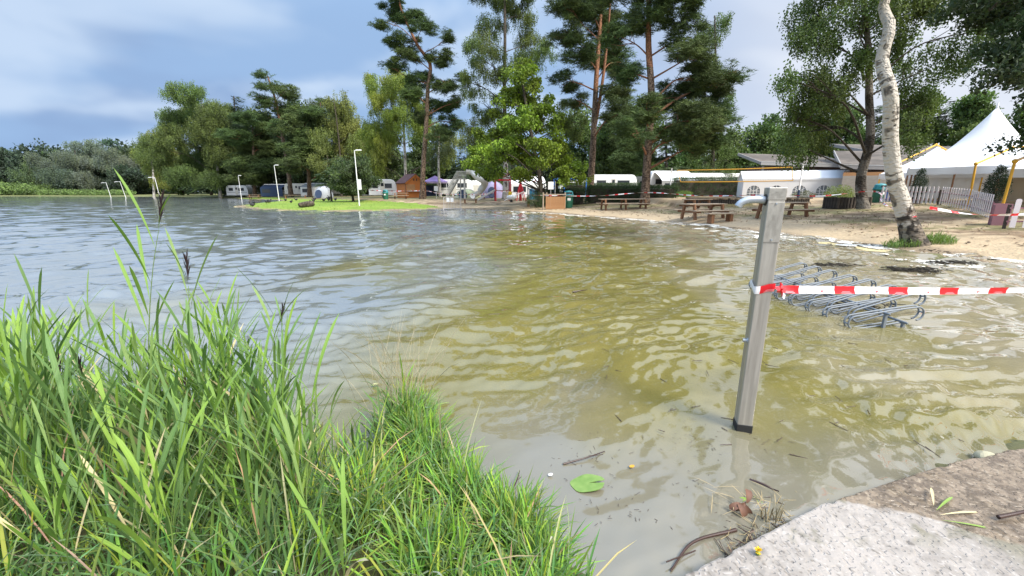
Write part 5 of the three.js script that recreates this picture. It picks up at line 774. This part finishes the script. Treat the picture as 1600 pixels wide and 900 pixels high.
function shed(name, label, d, px0, px1, pyTop, pyEave, o) {
  const xa = across(px0, d, 3), xb = across(px1, d, 3), W = xb - xa, x = (xa + xb) / 2, y = G(x, d) - 0.05, t = thing(name, label, 'building', x, y, d, o.turn ?? 0), hT = height(pyTop, d + o.deep / 2) - y, hE = height(pyEave, d) - y, D = o.deep;
  part(t, 'wall', box(W - 1.2, hE - 0.05, D - 1.6, 0.2, (hE - 0.05) / 2, -D / 2), o.wall || M.brick);
  const a = Math.atan2(hT - hE, D); part(t, 'roof', box(W, 0.1, Math.hypot(D, hT - hE), 0, (hT + hE) / 2 + 0.12, -D / 2, a, 0, o.tilt ?? 0), M.roofing);
  const f = part(t, 'fascia', box(W + 0.08, 0.32, 0.08, 0, hE + 0.02, 0.06, 0, 0, o.tilt ?? 0), M.fascia); part(f, 'fascia_edge', box(W + 0.1, 0.05, 0.14, 0, hE + 0.2, 0.05, 0, 0, o.tilt ?? 0), M.metal);
  for (const s of [-1, 1]) part(t, 'verge_board', box(0.08, 0.3, Math.hypot(D, hT - hE), s * (W / 2 + 0.02), (hT + hE) / 2 + 0.06 + s * W / 2 * Math.tan(o.tilt ?? 0), -D / 2, a), M.fascia);
  for (let i = 0; i < (o.posts ?? 3); i++) part(t, 'post', box(0.2, hE - 0.1, 0.2, -W / 2 + 0.5 + i * (W - 1) / Math.max(1, (o.posts ?? 3) - 1), (hE - 0.1) / 2, -0.4), M.fascia);
  return [t, W, hE];
}
shed('pavilion_building', 'low dark building with grey roof behind the arched marquee', 47, 1186, 1330, 241, 258, { deep: 5, tilt: -0.03 });
{
  const [t, W, hE] = shed('toilet_building', 'pebble-dashed building with shallow brown roof beside the marquee', 36, 1330, 1475, 236, 263, { deep: 5, turn: -0.5, wall: M.brick, tilt: -0.05, posts: 2 });
  part(t, 'rendered_wall', box(W * 0.75, 1.85, 0.25, -W * 0.1, 0.95, 0.3), M.render); part(t, 'timber_band', box(W * 0.75, 0.28, 0.2, -W * 0.1, 2.02, 0.28), M.boxWood);
}
shed('hall_building', 'larger hall with brown roof rising behind the white tents', 40, 1400, 1620, 222, 250, { deep: 9, wall: M.brick, tilt: -0.02 });
// peaked tents
function peaked(name, label, x, d, turn, a, eave, peak, power, o = {}) {
  const y = G(x, d) - 0.02, t = thing(name, label, 'tent', x, y, d, turn), n = 28, pos = [], idx = [], E = eave - y, P = peak - y;
  for (let i = 0; i <= n; i++) for (let k = 0; k <= n; k++) { const u = i / n * 2 - 1, v = k / n * 2 - 1, m = Math.max(Math.abs(u), Math.abs(v)), q = Math.hypot(u, v), r = lerp(q, m, smooth(0.1, 0.8, m)), rip = 0.03 * Math.sin(Math.atan2(v, u) * 12) * r * (1 - r); pos.push(u * a, E + (P - E) * Math.pow(1 - Math.min(1, r), power) + rip - 0.05 * (1 - Math.abs(Math.abs(u) - Math.abs(v))) * m, v * a); }
  for (let i = 0; i < n; i++) for (let k = 0; k < n; k++) { const o = i * (n + 1) + k; idx.push(o, o + 1, o + n + 1, o + n + 1, o + 1, o + n + 2); }
  const roof = part(t, 'canopy', rawGeo(pos, idx), M.fabric); part(roof, 'peak_cap', rod(0.07, 0.02, 0.35, 10, 0, P + 0.08, 0), M.fabric);
  for (let s = 0; s < 4; s++) { const w = [], ii = []; for (let i = 0; i <= 24; i++) { const u = i / 24 * 2 - 1; w.push(u * a, E - 0.05 * (1 - Math.abs(1 - Math.abs(u))) + 0.005, a + 0.006, u * a, E - 0.42 - 0.02 * Math.sin(u * 30), a + 0.03 * Math.sin(u * 9)); } for (let i = 0; i < 24; i++) { const o = i * 2; ii.push(o, o + 1, o + 2, o + 2, o + 1, o + 3); } part(t, 'valance', rawGeo(w, ii), M.fabric).rotation.y = s * Math.PI / 2; }
  for (const [u, v] of [[-1, 1], [1, 1], [-1, -1], [1, -1], ...(o.mid ? [[-0.33, 1], [0.33, 1], [-1, 0.33], [-1, -0.33]] : [])]) part(t, 'pole', rod(0.045, 0.045, E, 10, u * (a - 0.06), E / 2, v * (a - 0.06)), o.pole || M.legWood);
  for (const [s, mat] of o.walls || []) { const w = [], ii = []; for (let i = 0; i <= 40; i++) { const u = i / 40 * 2 - 1, z = -a + 0.25 + 0.06 * Math.sin(u * 17) + 0.04 * Math.sin(u * 41); w.push(u * a, E - 0.1, z, u * a, 0.15, z + 0.05 * Math.sin(u * 23)); } for (let i = 0; i < 40; i++) { const o = i * 2; ii.push(o, o + 1, o + 2, o + 2, o + 1, o + 3); } part(t, 'side_wall', rawGeo(w, ii), mat).rotation.y = s * Math.PI / 2; }
  return t;
}
peaked('peaked_tent', 'large white tent with tall pointed peak behind the picket fence', 28.5, 26.2, -0.84, 3.05, 2.95, 6.4, 1.4, { mid: true, walls: [[0, M.fabric], [3, M.beige]] });
peaked('peaked_tent', 'smaller white canopy with yellow pipe ridge behind the big tent', 30.6, 31.4, -0.84, 2.6, 2.85, 4.7, 1.15, { pole: M.yellow, walls: [[0, M.fabric]] });
peaked('peaked_tent', 'white tent cut off by the right edge of the frame', 27.2, 19.6, -0.84, 3.4, 2.6, 5.2, 1.6, { walls: [[0, M.beige]] });
// yellow pipe frames
function pipeFrame(label, pts) { const b = pts[0]; const t = thing('yellow_pipe_frame', label, 'pipe frame', b[0], G(b[0], b[2]), b[2], 0, 'yellow pipe frames'), l = pts.map(([x, y, d], i) => V(x - b[0], i ? y - t.position.y : -0.03, -(d - b[2]))); part(t, 'pipe', join(l.slice(1).map((p, i) => tube([l[i], p], 0.045, 10))), M.yellow); for (const p of l.slice(1, -1)) part(t, 'joint', turned(new THREE.SphereGeometry(0.085, 12, 8), p.x, p.y, p.z), M.yellow); const f = l[l.length - 1]; part(t, 'rear_leg', tube([f, V(f.x + 0.3, -0.1, f.z - 0.3)], 0.05, 8), M.yellow); }
const pt = (px, py, d) => [across(px, d, height(py, d)), height(py, d), d];
pipeFrame('yellow pipe frame over the canopy beside the leaning birch', [pt(1383, 305, 29), pt(1389, 262, 29), pt(1463, 226, 30.5), pt(1482, 236, 32)]);
pipeFrame('yellow pipe frame in front of the big peaked tent', [pt(1517, 305, 21), pt(1525, 256, 21), pt(1582, 231, 22), pt(1640, 225, 24)]);
pipeFrame('yellow pipe frame at the right edge beside the pink gate box', [pt(1567, 318, 16), pt(1586, 252, 16), pt(1625, 236, 17), pt(1700, 230, 19)]);
// picket fence
const picketGeo = (w, h) => { const s = new THREE.Shape(); s.moveTo(-w / 2, 0); s.lineTo(w / 2, 0); s.lineTo(w / 2, h - w * 0.5); s.quadraticCurveTo(w / 2, h, 0, h); s.quadraticCurveTo(-w / 2, h, -w / 2, h - w * 0.5); s.closePath(); return new THREE.ExtrudeGeometry(s, { depth: 0.022, bevelEnabled: false, curveSegments: 4 }); };
function picketPanel(label, a, b, n, h, w) {
  const L = Math.hypot(b[0] - a[0], b[1] - a[1]), ya = G(...a), yb = G(...b), t = thing('picket_fence', label, 'fence', a[0], ya + 0.02, a[1], Math.atan2(b[1] - a[1], b[0] - a[0]), 'picket fence panels'), g = picketGeo(w, h);
  for (let i = 0; i < n; i++) { const u = (i + 0.5) / n, m = part(t, 'picket', g, M.picket); m.position.set(u * L, (yb - ya) * u + 0.03, -0.03); m.rotation.z = (hash2(i, n) - 0.5) * 0.03; }
  const a1 = Math.atan2(yb - ya, L); for (const y of [0.22, h - 0.26]) part(t, 'rail', box(L, 0.05, 0.03, L / 2, y + (yb - ya) / 2, -0.05, 0, 0, a1), M.pink);
  for (const u of [0, 1]) part(t, 'post', box(0.07, h - 0.1, 0.07, u * L, (h - 0.1) / 2 + (yb - ya) * u - 0.05, -0.1), M.darkWood);
}
picketPanel('pinkish white picket panel beside the blue bin', [22.6, 26.2], [23.0, 23.0], 15, 0.92, 0.1);
picketPanel('pinkish white picket panel second from the blue bin', [23.0, 22.9], [20.2, 18.7], 13, 0.9, 0.11);
picketPanel('pinkish white picket panel ending at the pink gate box', [20.1, 18.6], [18.1, 16.0], 11, 0.86, 0.1);
picketPanel('tall picket panel at the right edge of the frame', [15.9, 13.5], [19.5, 11.2], 15, 0.9, 0.13);
{ const x = 16.9, d = 14.6, t = thing('gate_box', 'old pink wooden box between the picket panels', 'box', x, G(x, d) - 0.03, d, 0.9); for (let i = 0; i < 4; i++) part(t, 'plank', box(0.42, 0.17, 0.36, 0.008 * (i % 2), 0.10 + i * 0.18, 0), M.pink); for (const s of [-1, 1]) part(t, 'corner_batten', box(0.05, 0.76, 0.4, s * 0.21, 0.38, 0), M.pink); }
// planter of upright logs with shrubs
{
  const d = 23.6, [x, y] = spot(1321, d), t = thing('log_planter', 'low planter of dark upright logs with yellowish shrubs behind', 'planter', x, y - 0.05, d, 0.05), log = rod(0.09, 0.09, 0.62, 10, 0, 0.31, 0);
  for (let i = 0; i < 11; i++) { const m = part(t, 'log', log, M.darkWood); m.position.set(-0.9 + i * 0.18, 0.03 * hash2(i, 6), 0.45); m.rotation.y = i; } for (const s of [-1, 1]) for (let i = 0; i < 5; i++) { const m = part(t, 'log', log, M.darkWood); m.position.set(s * 0.92, 0.02, 0.27 - i * 0.18); }
  part(t, 'soil', box(1.75, 0.5, 0.95, 0, 0.25, -0.05), M.darkBark);
}
function shrub(name, label, x, d, rx, ry, c, clump, n, o = {}) {
  const r = mulberry(Math.round(x * 100)), y = o.y ?? G(x, d), t = thing(name, label, o.category || 'shrub', x, y, d, 0, o.group);
  if (o.pot) part(t, 'pot', rod(0.2, 0.26, 0.4, 14, 0, 0.2, 0), M.darkWood); const b = o.pot ? 0.4 : 0;
  part(t, 'stems', join([0, 1, 2].map((k) => tube([V(0, b, 0), V((r() - 0.5) * rx, b + ry, (r() - 0.5) * rx)], 0.02, 5))), M.darkBark);
  const m = new THREE.InstancedMesh(CL[clump], M.leaf, n), m4 = new THREE.Matrix4(), q = new THREE.Quaternion(), e = new THREE.Euler(), col = new THREE.Color();
  for (let i = 0; i < n; i++) { const p = rv(r); p.multiplyScalar(Math.pow(p.length(), -0.4)); const tt = (p.y + 1) / 2, k = o.cone ? 1.1 - 0.75 * tt : 1, s = (o.size ?? 0.2) * (0.7 + 0.6 * r()); m4.compose(V(p.x * rx * k, b + ry * (1 + p.y), p.z * rx * k), q.setFromEuler(e.set(r() * 2, r() * 6, 0)), V(s, s, s)); m.setMatrixAt(i, m4); const g = 0.65 + 0.7 * r(); m.setColorAt(i, col.setRGB(c[0] * g, c[1] * g, c[2] * g)); }
  m.name = 'foliage'; m.userData.kind = 'stuff'; m.castShadow = m.receiveShadow = true; t.add(m);
}
shrub('garden_shrub', 'yellowish round shrub behind the log planter', across(1312, 25.5), 25.5, 0.62, 0.45, [0.2, 0.25, 0.06], 'small', 160);
shrub('garden_shrub', 'feathery yellow-green shrub left of the pebble-dashed wall', across(1306, 28), 28, 0.8, 0.55, [0.2, 0.26, 0.05], 'small', 180);
shrub('garden_shrub', 'small flowering shrub below the marquee windows', across(1253, 36), 36, 0.9, 0.3, [0.13, 0.14, 0.06], 'small', 120);
shrub('garden_shrub', 'bright green shrub at the foot of the volleyball hedge', across(1067, 41), 41, 0.8, 0.3, [0.14, 0.24, 0.03], 'small', 140);
shrub('potted_laurel', 'dark potted laurel left of the peaked tent poles', 22.9 + 0.5, 24.6, 0.42, 0.8, [0.03, 0.055, 0.022], 'small', 220, { pot: true, cone: true, category: 'potted plant' });
shrub('potted_laurel', 'dark potted laurel behind the middle picket panel', 21.4, 18.9, 0.5, 0.75, [0.03, 0.055, 0.022], 'small', 260, { pot: true, cone: true, category: 'potted plant' });
shrub('potted_laurel', 'dark shrub behind the tall picket panel', 19.6, 13.4, 0.6, 0.7, [0.03, 0.055, 0.022], 'small', 260, { category: 'potted plant', pot: true });
shrub('garden_shrub', 'leafy bush round the foot of the maple trunk', across(838, 35.2), 35.2, 0.9, 0.62, [0.07, 0.12, 0.03], 'small', 260);
// undergrowth and far reed bank, masses nobody could count
function mass(name, label, list, clump, mat, c, seed, category) {
  const r = mulberry(seed), pts = []; for (const [xa, da, xb, db, h, deep, n, sz] of list) for (let i = 0; i < n; i++) { const u = r(), x = lerp(xa, xb, u), d = lerp(da, db, u) + (r() - 0.5) * deep; pts.push([x, Math.max(0, G(x, d)) + h * Math.pow(r(), 0.8) * (0.6 + 0.6 * noise(x * 0.25, d * 0.25)), d, sz * (0.7 + 0.6 * r())]); }
  const m = new THREE.InstancedMesh(CL[clump], M[mat], pts.length), m4 = new THREE.Matrix4(), q = new THREE.Quaternion(), e = new THREE.Euler(), col = new THREE.Color();
  pts.forEach(([x, y, d, s], i) => { m4.compose(V(x, y, -d), q.setFromEuler(e.set((r() - 0.5), r() * 6, (r() - 0.5))), V(s, s, s)); m.setMatrixAt(i, m4); const b = 0.6 + 0.8 * r(); m.setColorAt(i, col.setRGB(c[0] * b, c[1] * b, c[2] * b)); });
  m.name = name; m.castShadow = m.receiveShadow = true; scene.add(m); tag(m, label, category, undefined, 'stuff');
}
mass('undergrowth', 'dark undergrowth filling the wood behind the camping ground', [[-55, 112, -20, 104, 7, 12, 1500, 2.0], [-20, 104, 20, 92, 7, 10, 2200, 1.7], [20, 92, 75, 82, 7, 10, 2200, 1.7], [75, 82, 125, 74, 7, 10, 1500, 1.9], [-75, 116, -55, 112, 5, 8, 700, 2.0]], 'broad', 'leaf', [0.045, 0.075, 0.032], 201, 'undergrowth');
mass('reed_bank', 'pale green reed bank along the far shore', [[-230, 143, -150, 137, 3.4, 9, 2200, 1.5], [-150, 137, -118, 131, 1.5, 6, 700, 1.1]], 'broad', 'leaf', [0.15, 0.23, 0.06], 202, 'reed bank');
mass('far_wood', 'dark far-off wood along the far shore', [[-260, 175, -95, 150, 15, 12, 3600, 3.2], [-100, 150, -60, 128, 12, 8, 1300, 2.6]], 'broad', 'leaf', [0.04, 0.07, 0.038], 203, 'wood');
// ---------------------------------------------------------------- flood debris, foam and small things
const level = 0.0;
{ // foam along the waterline and flat flakes on the shallows
  const r = mulberry(41), pts = []; const seg = SHORE.slice(15, 29);
  const line = new THREE.CatmullRomCurve3(seg.map(([x, d]) => V(x, 0, d)), false, 'centripetal').getSpacedPoints(900);
  for (let i = 0; i < 170000 && pts.length < 26000; i++) { const p = line[Math.floor(Math.pow(r(), 0.6) * 900)], x = p.x + (r() - 0.5) * 3.4, d = p.z + (r() - 0.5) * 3.4, h = groundAt(x, d), band = 0.03 * (0.3 + 1.3 * noise(x * 1.7, d * 1.7)); if (h > band || h < -0.012 - 0.1 * smooth(0.62, 0.75, fbm(x * 1.1 + 8, d * 1.1, 3))) continue; if (r() > 0.85 * smooth(0.34, 0.66, fbm(x * 2.2 + 20, d * 2.2, 3)) + 0.04) continue; pts.push([x, Math.max(h, 0.004) + 0.006, d, 0.007 + 0.022 * r() * r()]); }
  const g = new THREE.IcosahedronGeometry(1, 1).scale(1, 0.22, 1), m = new THREE.InstancedMesh(g, std([0.68, 0.65, 0.58], 0.8), pts.length), m4 = new THREE.Matrix4(); pts.forEach(([x, y, d, s], i) => { m4.makeScale(s * (1 + r() * 1.5), s, s * (1 + r())); m4.setPosition(x, y, -d); m.setMatrixAt(i, m4); });
  m.name = 'shoreline_foam'; m.castShadow = m.receiveShadow = true; scene.add(m); tag(m, 'white foam washed up along the waterline', 'foam', undefined, 'stuff');
  // washed-up dark litter
  const tw = []; const bark = []; for (let i = 0; i < 900; i++) { const p = line[Math.floor(Math.pow(r(), 0.7) * 900)], o = (fbm(p.x * 0.9 + 3, p.z * 0.9, 3) - 0.5) * 1.3 + (r() - 0.5) * 0.3 + 0.16, x = p.x + o * 0.7, d = p.z + o * 0.6; if (noise(p.x * 1.3, p.z * 1.3) < 0.45) continue; const L = 0.05 + 0.16 * r() * r(); tw.push(turned(new THREE.CylinderGeometry(0.006, 0.008, L, 5), x, Math.max(groundAt(x, d), 0) + 0.012, -d, Math.PI / 2, 0, r() * 6)); }
  const heap = (x, d, s, n) => { for (let i = 0; i < n; i++) { const xx = x + (r() + r() - 1) * s * 1.8, dd = d + (r() + r() - 1) * s * 0.6; tw.push(turned(new THREE.CylinderGeometry(0.005, 0.008, 0.08 + 0.2 * r(), 5), xx, Math.max(groundAt(xx, dd), 0) + 0.01 + 0.05 * r(), -dd, Math.PI / 2 + (r() - 0.5) * 0.4, 0, r() * 6)); } };
  heap(8.2, 8.35, 0.4, 140); heap(9.9, 9.2, 0.35, 100); heap(7.0, 8.9, 0.3, 50); heap(5.0, 5.7, 0.3, 40);
  tag(part(scene, 'strand_litter', join(tw), M.darkBark), 'dark twigs and litter washed up along the waterline', 'litter', undefined, 'stuff');
}
{ // last year's leaves and bits on the beach
  const r = mulberry(91), pts = []; for (let i = 0; i < 9000 && pts.length < 4200; i++) { const x = -4 + r() * 28, d = 9 + r() * 26, s = shoreDist(x, d); if (s < 1.2 || s > 16 || onCourt(x, d) > 0.5 || noise(x * 0.8, d * 0.8) < r() * 0.9) continue; pts.push([x, groundAt(x, d) + 0.012, d]); }
  const m = new THREE.InstancedMesh(rawGeo([-1, 0, 0, 0, 0.15, 0.55, 1, 0.1, 0, 0, 0.25, -0.55], [0, 1, 2, 0, 2, 3]), std(0xffffff, 0.9, { side: THREE.DoubleSide }), pts.length), m4 = new THREE.Matrix4(), q = new THREE.Quaternion(), e = new THREE.Euler(), c = new THREE.Color();
  pts.forEach(([x, y, d], i) => { const k = 0.03 + 0.05 * r(); m4.compose(V(x, y, -d), q.setFromEuler(e.set((r() - 0.5) * 0.6, r() * 6.3, (r() - 0.5) * 0.6)), V(k, k, k)); m.setMatrixAt(i, m4); const a = mix3([0.07, 0.045, 0.025], r() < 0.12 ? [0.3, 0.3, 0.06] : [0.2, 0.12, 0.06], r()); m.setColorAt(i, c.setRGB(...a)); });
  m.name = 'leaf_litter'; m.castShadow = m.receiveShadow = true; scene.add(m); tag(m, 'dry brown leaf litter scattered over the beach', 'litter', undefined, 'stuff');
}
const leafDisc = (rx, rz, notch) => { const s = new THREE.Shape(); for (let i = 0; i <= 30; i++) { const a = notch + (2 * Math.PI - 2 * notch) * i / 30, k = 1 + 0.04 * Math.sin(a * 5); i ? s.lineTo(Math.cos(a) * rx * k, Math.sin(a) * rz * k) : s.moveTo(Math.cos(a) * rx * k, Math.sin(a) * rz * k); } s.lineTo(0, 0); const g = new THREE.ExtrudeGeometry(s, { depth: 0.003, bevelEnabled: false }); g.rotateX(-Math.PI / 2); const p = g.attributes.position; for (let i = 0; i < p.count; i++) p.setY(i, p.getY(i) + 0.012 * Math.sin(p.getX(i) * 20) * Math.hypot(p.getX(i), p.getZ(i)) / rx); g.computeVertexNormals(); return g; };
const onWater = (px, py, y = 0) => { const d = (EYE - y) / slope(py); return [across(px, d, y), d]; };
const lilyMat = std(0xffffff, 0.55, { map: texture(64, 64, (u, v) => mix3([0.11, 0.20, 0.035], [0.19, 0.28, 0.07], tileNoise(u, v, 6, 111, 3)), true) }); lilyMat.map.repeat.set(6, 6);
{ const [x, d] = onWater(918, 758); tag(part(scene, 'lily_leaf', leafDisc(0.095, 0.07, 0.16), lilyMat), 'round green lily leaf floating at the grassy bank', 'leaf').position.set(x, 0.012, -d); }
[[568, 681, 0.022, 'small yellow-green leaf floating in the gap between reeds and grass'], [586, 603, 0.028, 'pale yellow leaf floating beyond the grass tip'], [987, 732, 0.015, 'tiny orange leaf floating right of the lily leaf'], [860, 745, 0.014, 'tiny white petal floating left of the lily leaf']].forEach(([px, py, s, l], i) => { const [x, d] = onWater(px, py); tag(part(scene, 'floating_leaf', leafDisc(s, s * 0.7, 0.1), i === 0 ? lilyMat : std([[0, 0, 0], [0.55, 0.52, 0.25], [0.6, 0.3, 0.03], [0.75, 0.74, 0.72]][i], 0.6)), l, 'leaf').position.set(x, 0.014, -d); });
const twig = (label, a, b, r0, bend, mat, name = 'twig', y = 0.01) => { const A = onWater(...a, y), B = onWater(...b, y), p = V(A[0], y, -A[1]), q = V(B[0], y, -B[1]), m = p.clone().lerp(q, 0.5).add(V(bend, 0.01, bend * 0.5)); const t = thing(name, label, 'twig', p.x, y, A[1]); part(t, 'stem', tube(curve([V(0, 0, 0), m.sub(p), q.clone().sub(p)], 14), (u) => r0 * (1 - 0.6 * u), 7), mat); const s = q.clone().sub(p); part(t, 'side_shoot', tube([s.clone().multiplyScalar(0.55).add(V(bend * 0.6, 0.004, 0)), s.clone().multiplyScalar(0.75).add(V(bend * 2.2, 0.02, 0.03))], r0 * 0.35, 5), mat); };
M.wetTwig = std([0.045, 0.022, 0.016], 0.35);
twig('dark curved stick in the water at the slab edge', [1150, 828], [1048, 892], 0.009, -0.05, M.wetTwig);
twig('thin black twig floating in the open water', [895, 456], [916, 453], 0.014, 0.03, M.wetTwig);
twig('black twig lying between tap post and slab', [1172, 750], [1216, 772], 0.010, 0.01, M.wetTwig);
twig('dark twig by the lily leaf', [880, 725], [945, 705], 0.006, 0.02, M.wetTwig);
twig('dark stick standing in the shallows left of the lily leaf', [795, 775], [812, 735], 0.005, 0.01, M.wetTwig, 'twig', 0.02);
twig('black branch on the wet silt at the right edge', [1560, 808], [1625, 790], 0.010, 0.02, M.wetTwig, 'twig', 0.1);
{ // raft of dead stalks at the slab corner
  const r = mulberry(55), [x, d] = onWater(1180, 795), t = thing('dead_stalk_raft', 'tangle of dead straw and brown leaves between post and slab', 'debris', x, 0.0, d), st = [], br = [];
  for (let i = 0; i < 46; i++) { const L = 0.05 + 0.12 * r(); st.push(turned(blade(L, 0.004, 0.1, 0.3, 4), (r() + r() - 1) * 0.22, 0.008 + 0.03 * r(), (r() + r() - 1) * 0.14, (r() - 0.5) * 0.5, r() * 6.3, -1.3 - 0.3 * r())); }
  for (let i = 0; i < 18; i++) st.push(turned(blade(0.05 + 0.1 * r(), 0.006, 0.15, 0.5, 4), 0.02 + (r() - 0.5) * 0.09, 0.0, 0.1 + (r() - 0.5) * 0.07, 0, r() * 6.3, (r() - 0.5) * 0.6));
  part(t, 'straw', join(st), std([0.30, 0.23, 0.12], 0.8, { side: THREE.DoubleSide })); for (let i = 0; i < 5; i++) { const m = part(t, 'dead_leaf', blade(0.08, 0.035, 0.2, 1.6, 6, 0.5), std([0.13, 0.06, 0.035], 0.7)); m.position.set(-0.1 + (r() - 0.5) * 0.08, 0.03 + 0.03 * r(), 0.03 * r()); m.rotation.set(r() * 2, r() * 6, -1.2 + r()); }
  for (let i = 0; i < 4; i++) { const m = part(t, 'green_leaf', blade(0.07, 0.03, 0.3, 0.8, 5, 0.3), M.reedLeaf[1]); m.position.set(0.0 + 0.02 * i, 0.01, -0.06); m.rotation.set(0, r() * 6, -1.2); }
}
{ const r = mulberry(66), l = []; for (let i = 0; i < 260; i++) { const c = [[920, 715], [1130, 760], [1090, 690], [1200, 790], [1150, 700], [980, 790], [1260, 735]][Math.floor(r() * 7)], px = c[0] + (r() + r() - 1) * 90, py = c[1] + (r() + r() - 1) * 45, [x, d] = onWater(px, py); if (shoreDist(x, d) > -0.02) continue; l.push(turned(new THREE.CylinderGeometry(0.0008, 0.0014, 0.012 + 0.06 * r() * r() * r(), 4), x, 0.006, -d, Math.PI / 2, 0, r() * 6.3)); } for (let i = 0; i < 60; i++) { const [x, d] = onWater(940 + 560 * r(), 520 + 200 * r()); l.push(turned(new THREE.CylinderGeometry(0.002, 0.003, 0.04 + 0.08 * r(), 4), x, 0.012, -d, Math.PI / 2, 0, r() * 6.3)); } tag(part(scene, 'floating_litter', join(l), M.wetTwig), 'fine dark plant litter floating near the slab', 'litter', undefined, 'stuff'); }
{ // drift of straw and bits caught along the slab edge
  const r = mulberry(68), l = [], tw = []; for (let i = 0; i < 150; i++) { const u = Math.pow(r(), 0.8), x = lerp(1.72, 0.95, u), d = lerp(1.83, 1.5, u) + 0.02 + 0.16 * r() * r() * (1 + 1.5 * Math.exp(-Math.pow((u - 0.35) / 0.2, 2))); (r() < 0.5 ? l : tw).push(turned(new THREE.CylinderGeometry(0.0012, 0.0022, 0.02 + 0.1 * r() * r(), 5), x, 0.008 + 0.012 * r(), -d, Math.PI / 2, 0, r() * 6.3)); }
  const t = thing('edge_drift', 'drift of straw and bark bits caught along the slab edge', 'debris', 0, 0, 0); part(t, 'straw', join(l), std([0.26, 0.2, 0.1], 0.8)).userData.kind = 'stuff'; part(t, 'bark_bits', join(tw), M.wetTwig).userData.kind = 'stuff';
}
{ // dandelion on the slab
  const y = 0.083, d = (EYE - y) / slope(866), x = across(1184, d, y), t = thing('dandelion_flower', 'yellow dandelion flower lying on the concrete slab', 'flower', x, y, d, 0.4), yel = std([0.80, 0.52, 0.01], 0.7), pg = blade(0.014, 0.0035, 0.9, 0.5, 3, 0.2);
  part(t, 'receptacle', turned(new THREE.SphereGeometry(0.006, 10, 6), 0, 0.004, 0), std([0.2, 0.3, 0.05], 0.7)); for (let i = 0; i < 34; i++) { const m = part(t, 'petal', pg, yel); m.position.y = 0.004 + 0.0015 * (i % 4); m.rotation.set(0, i * 2.4, 0.25 * (i % 4)); } t.scale.setScalar(1.7);
}
{ const [x, d] = onWater(1540, 712, 0.03), g = new THREE.IcosahedronGeometry(0.055, 3), p = g.attributes.position; for (let i = 0; i < p.count; i++) { const k = 0.75 + 0.5 * fbm(p.getX(i) * 22 + 3, p.getZ(i) * 22 + p.getY(i) * 15, 2); p.setXYZ(i, p.getX(i) * k * 1.15, p.getY(i) * k * 0.6, p.getZ(i) * k); } g.computeVertexNormals(); tag(part(scene, 'stone', g, std([0.36, 0.33, 0.22], 0.8)), 'pale stone in the shallow water at the slab corner', 'stone').position.set(x, 0.02, -d);
  const t = thing('washed_up_reed', 'green and yellow reed blade washed up on the wet silt', 'reed blade', 2.02, 0.083, 1.66, 0.3); for (let i = 0; i < 4; i++) { const m = part(t, 'blade', blade(0.3 - 0.04 * i, 0.012, 0.05, 0.25, 6), i % 2 ? M.straw : M.reedLeaf[1]); m.rotation.set(0, -0.5 + 0.35 * i, -1.52 + 0.03 * i); m.position.set(0.02 * i, 0.006 + 0.004 * i, -0.02 * i); } }
{ const y = 0.1, d = 1.42, x = across(695, d, y); const s = new THREE.Shape([[-0.02, -0.012], [0.015, -0.018], [0.024, 0.006], [0.004, 0.02], [-0.018, 0.012]].map(([a, b]) => new THREE.Vector2(a, b))); tag(part(scene, 'plastic_scrap', new THREE.ExtrudeGeometry(s, { depth: 0.004, bevelEnabled: true, bevelSize: 0.001, bevelThickness: 0.001 }), std([0.02, 0.3, 0.5], 0.4)), 'blue plastic scrap caught in the bank grass', 'litter').position.set(x, y, -d); scene.children[scene.children.length - 1].rotation.x = -0.9; }
renderer.render(scene, camera);
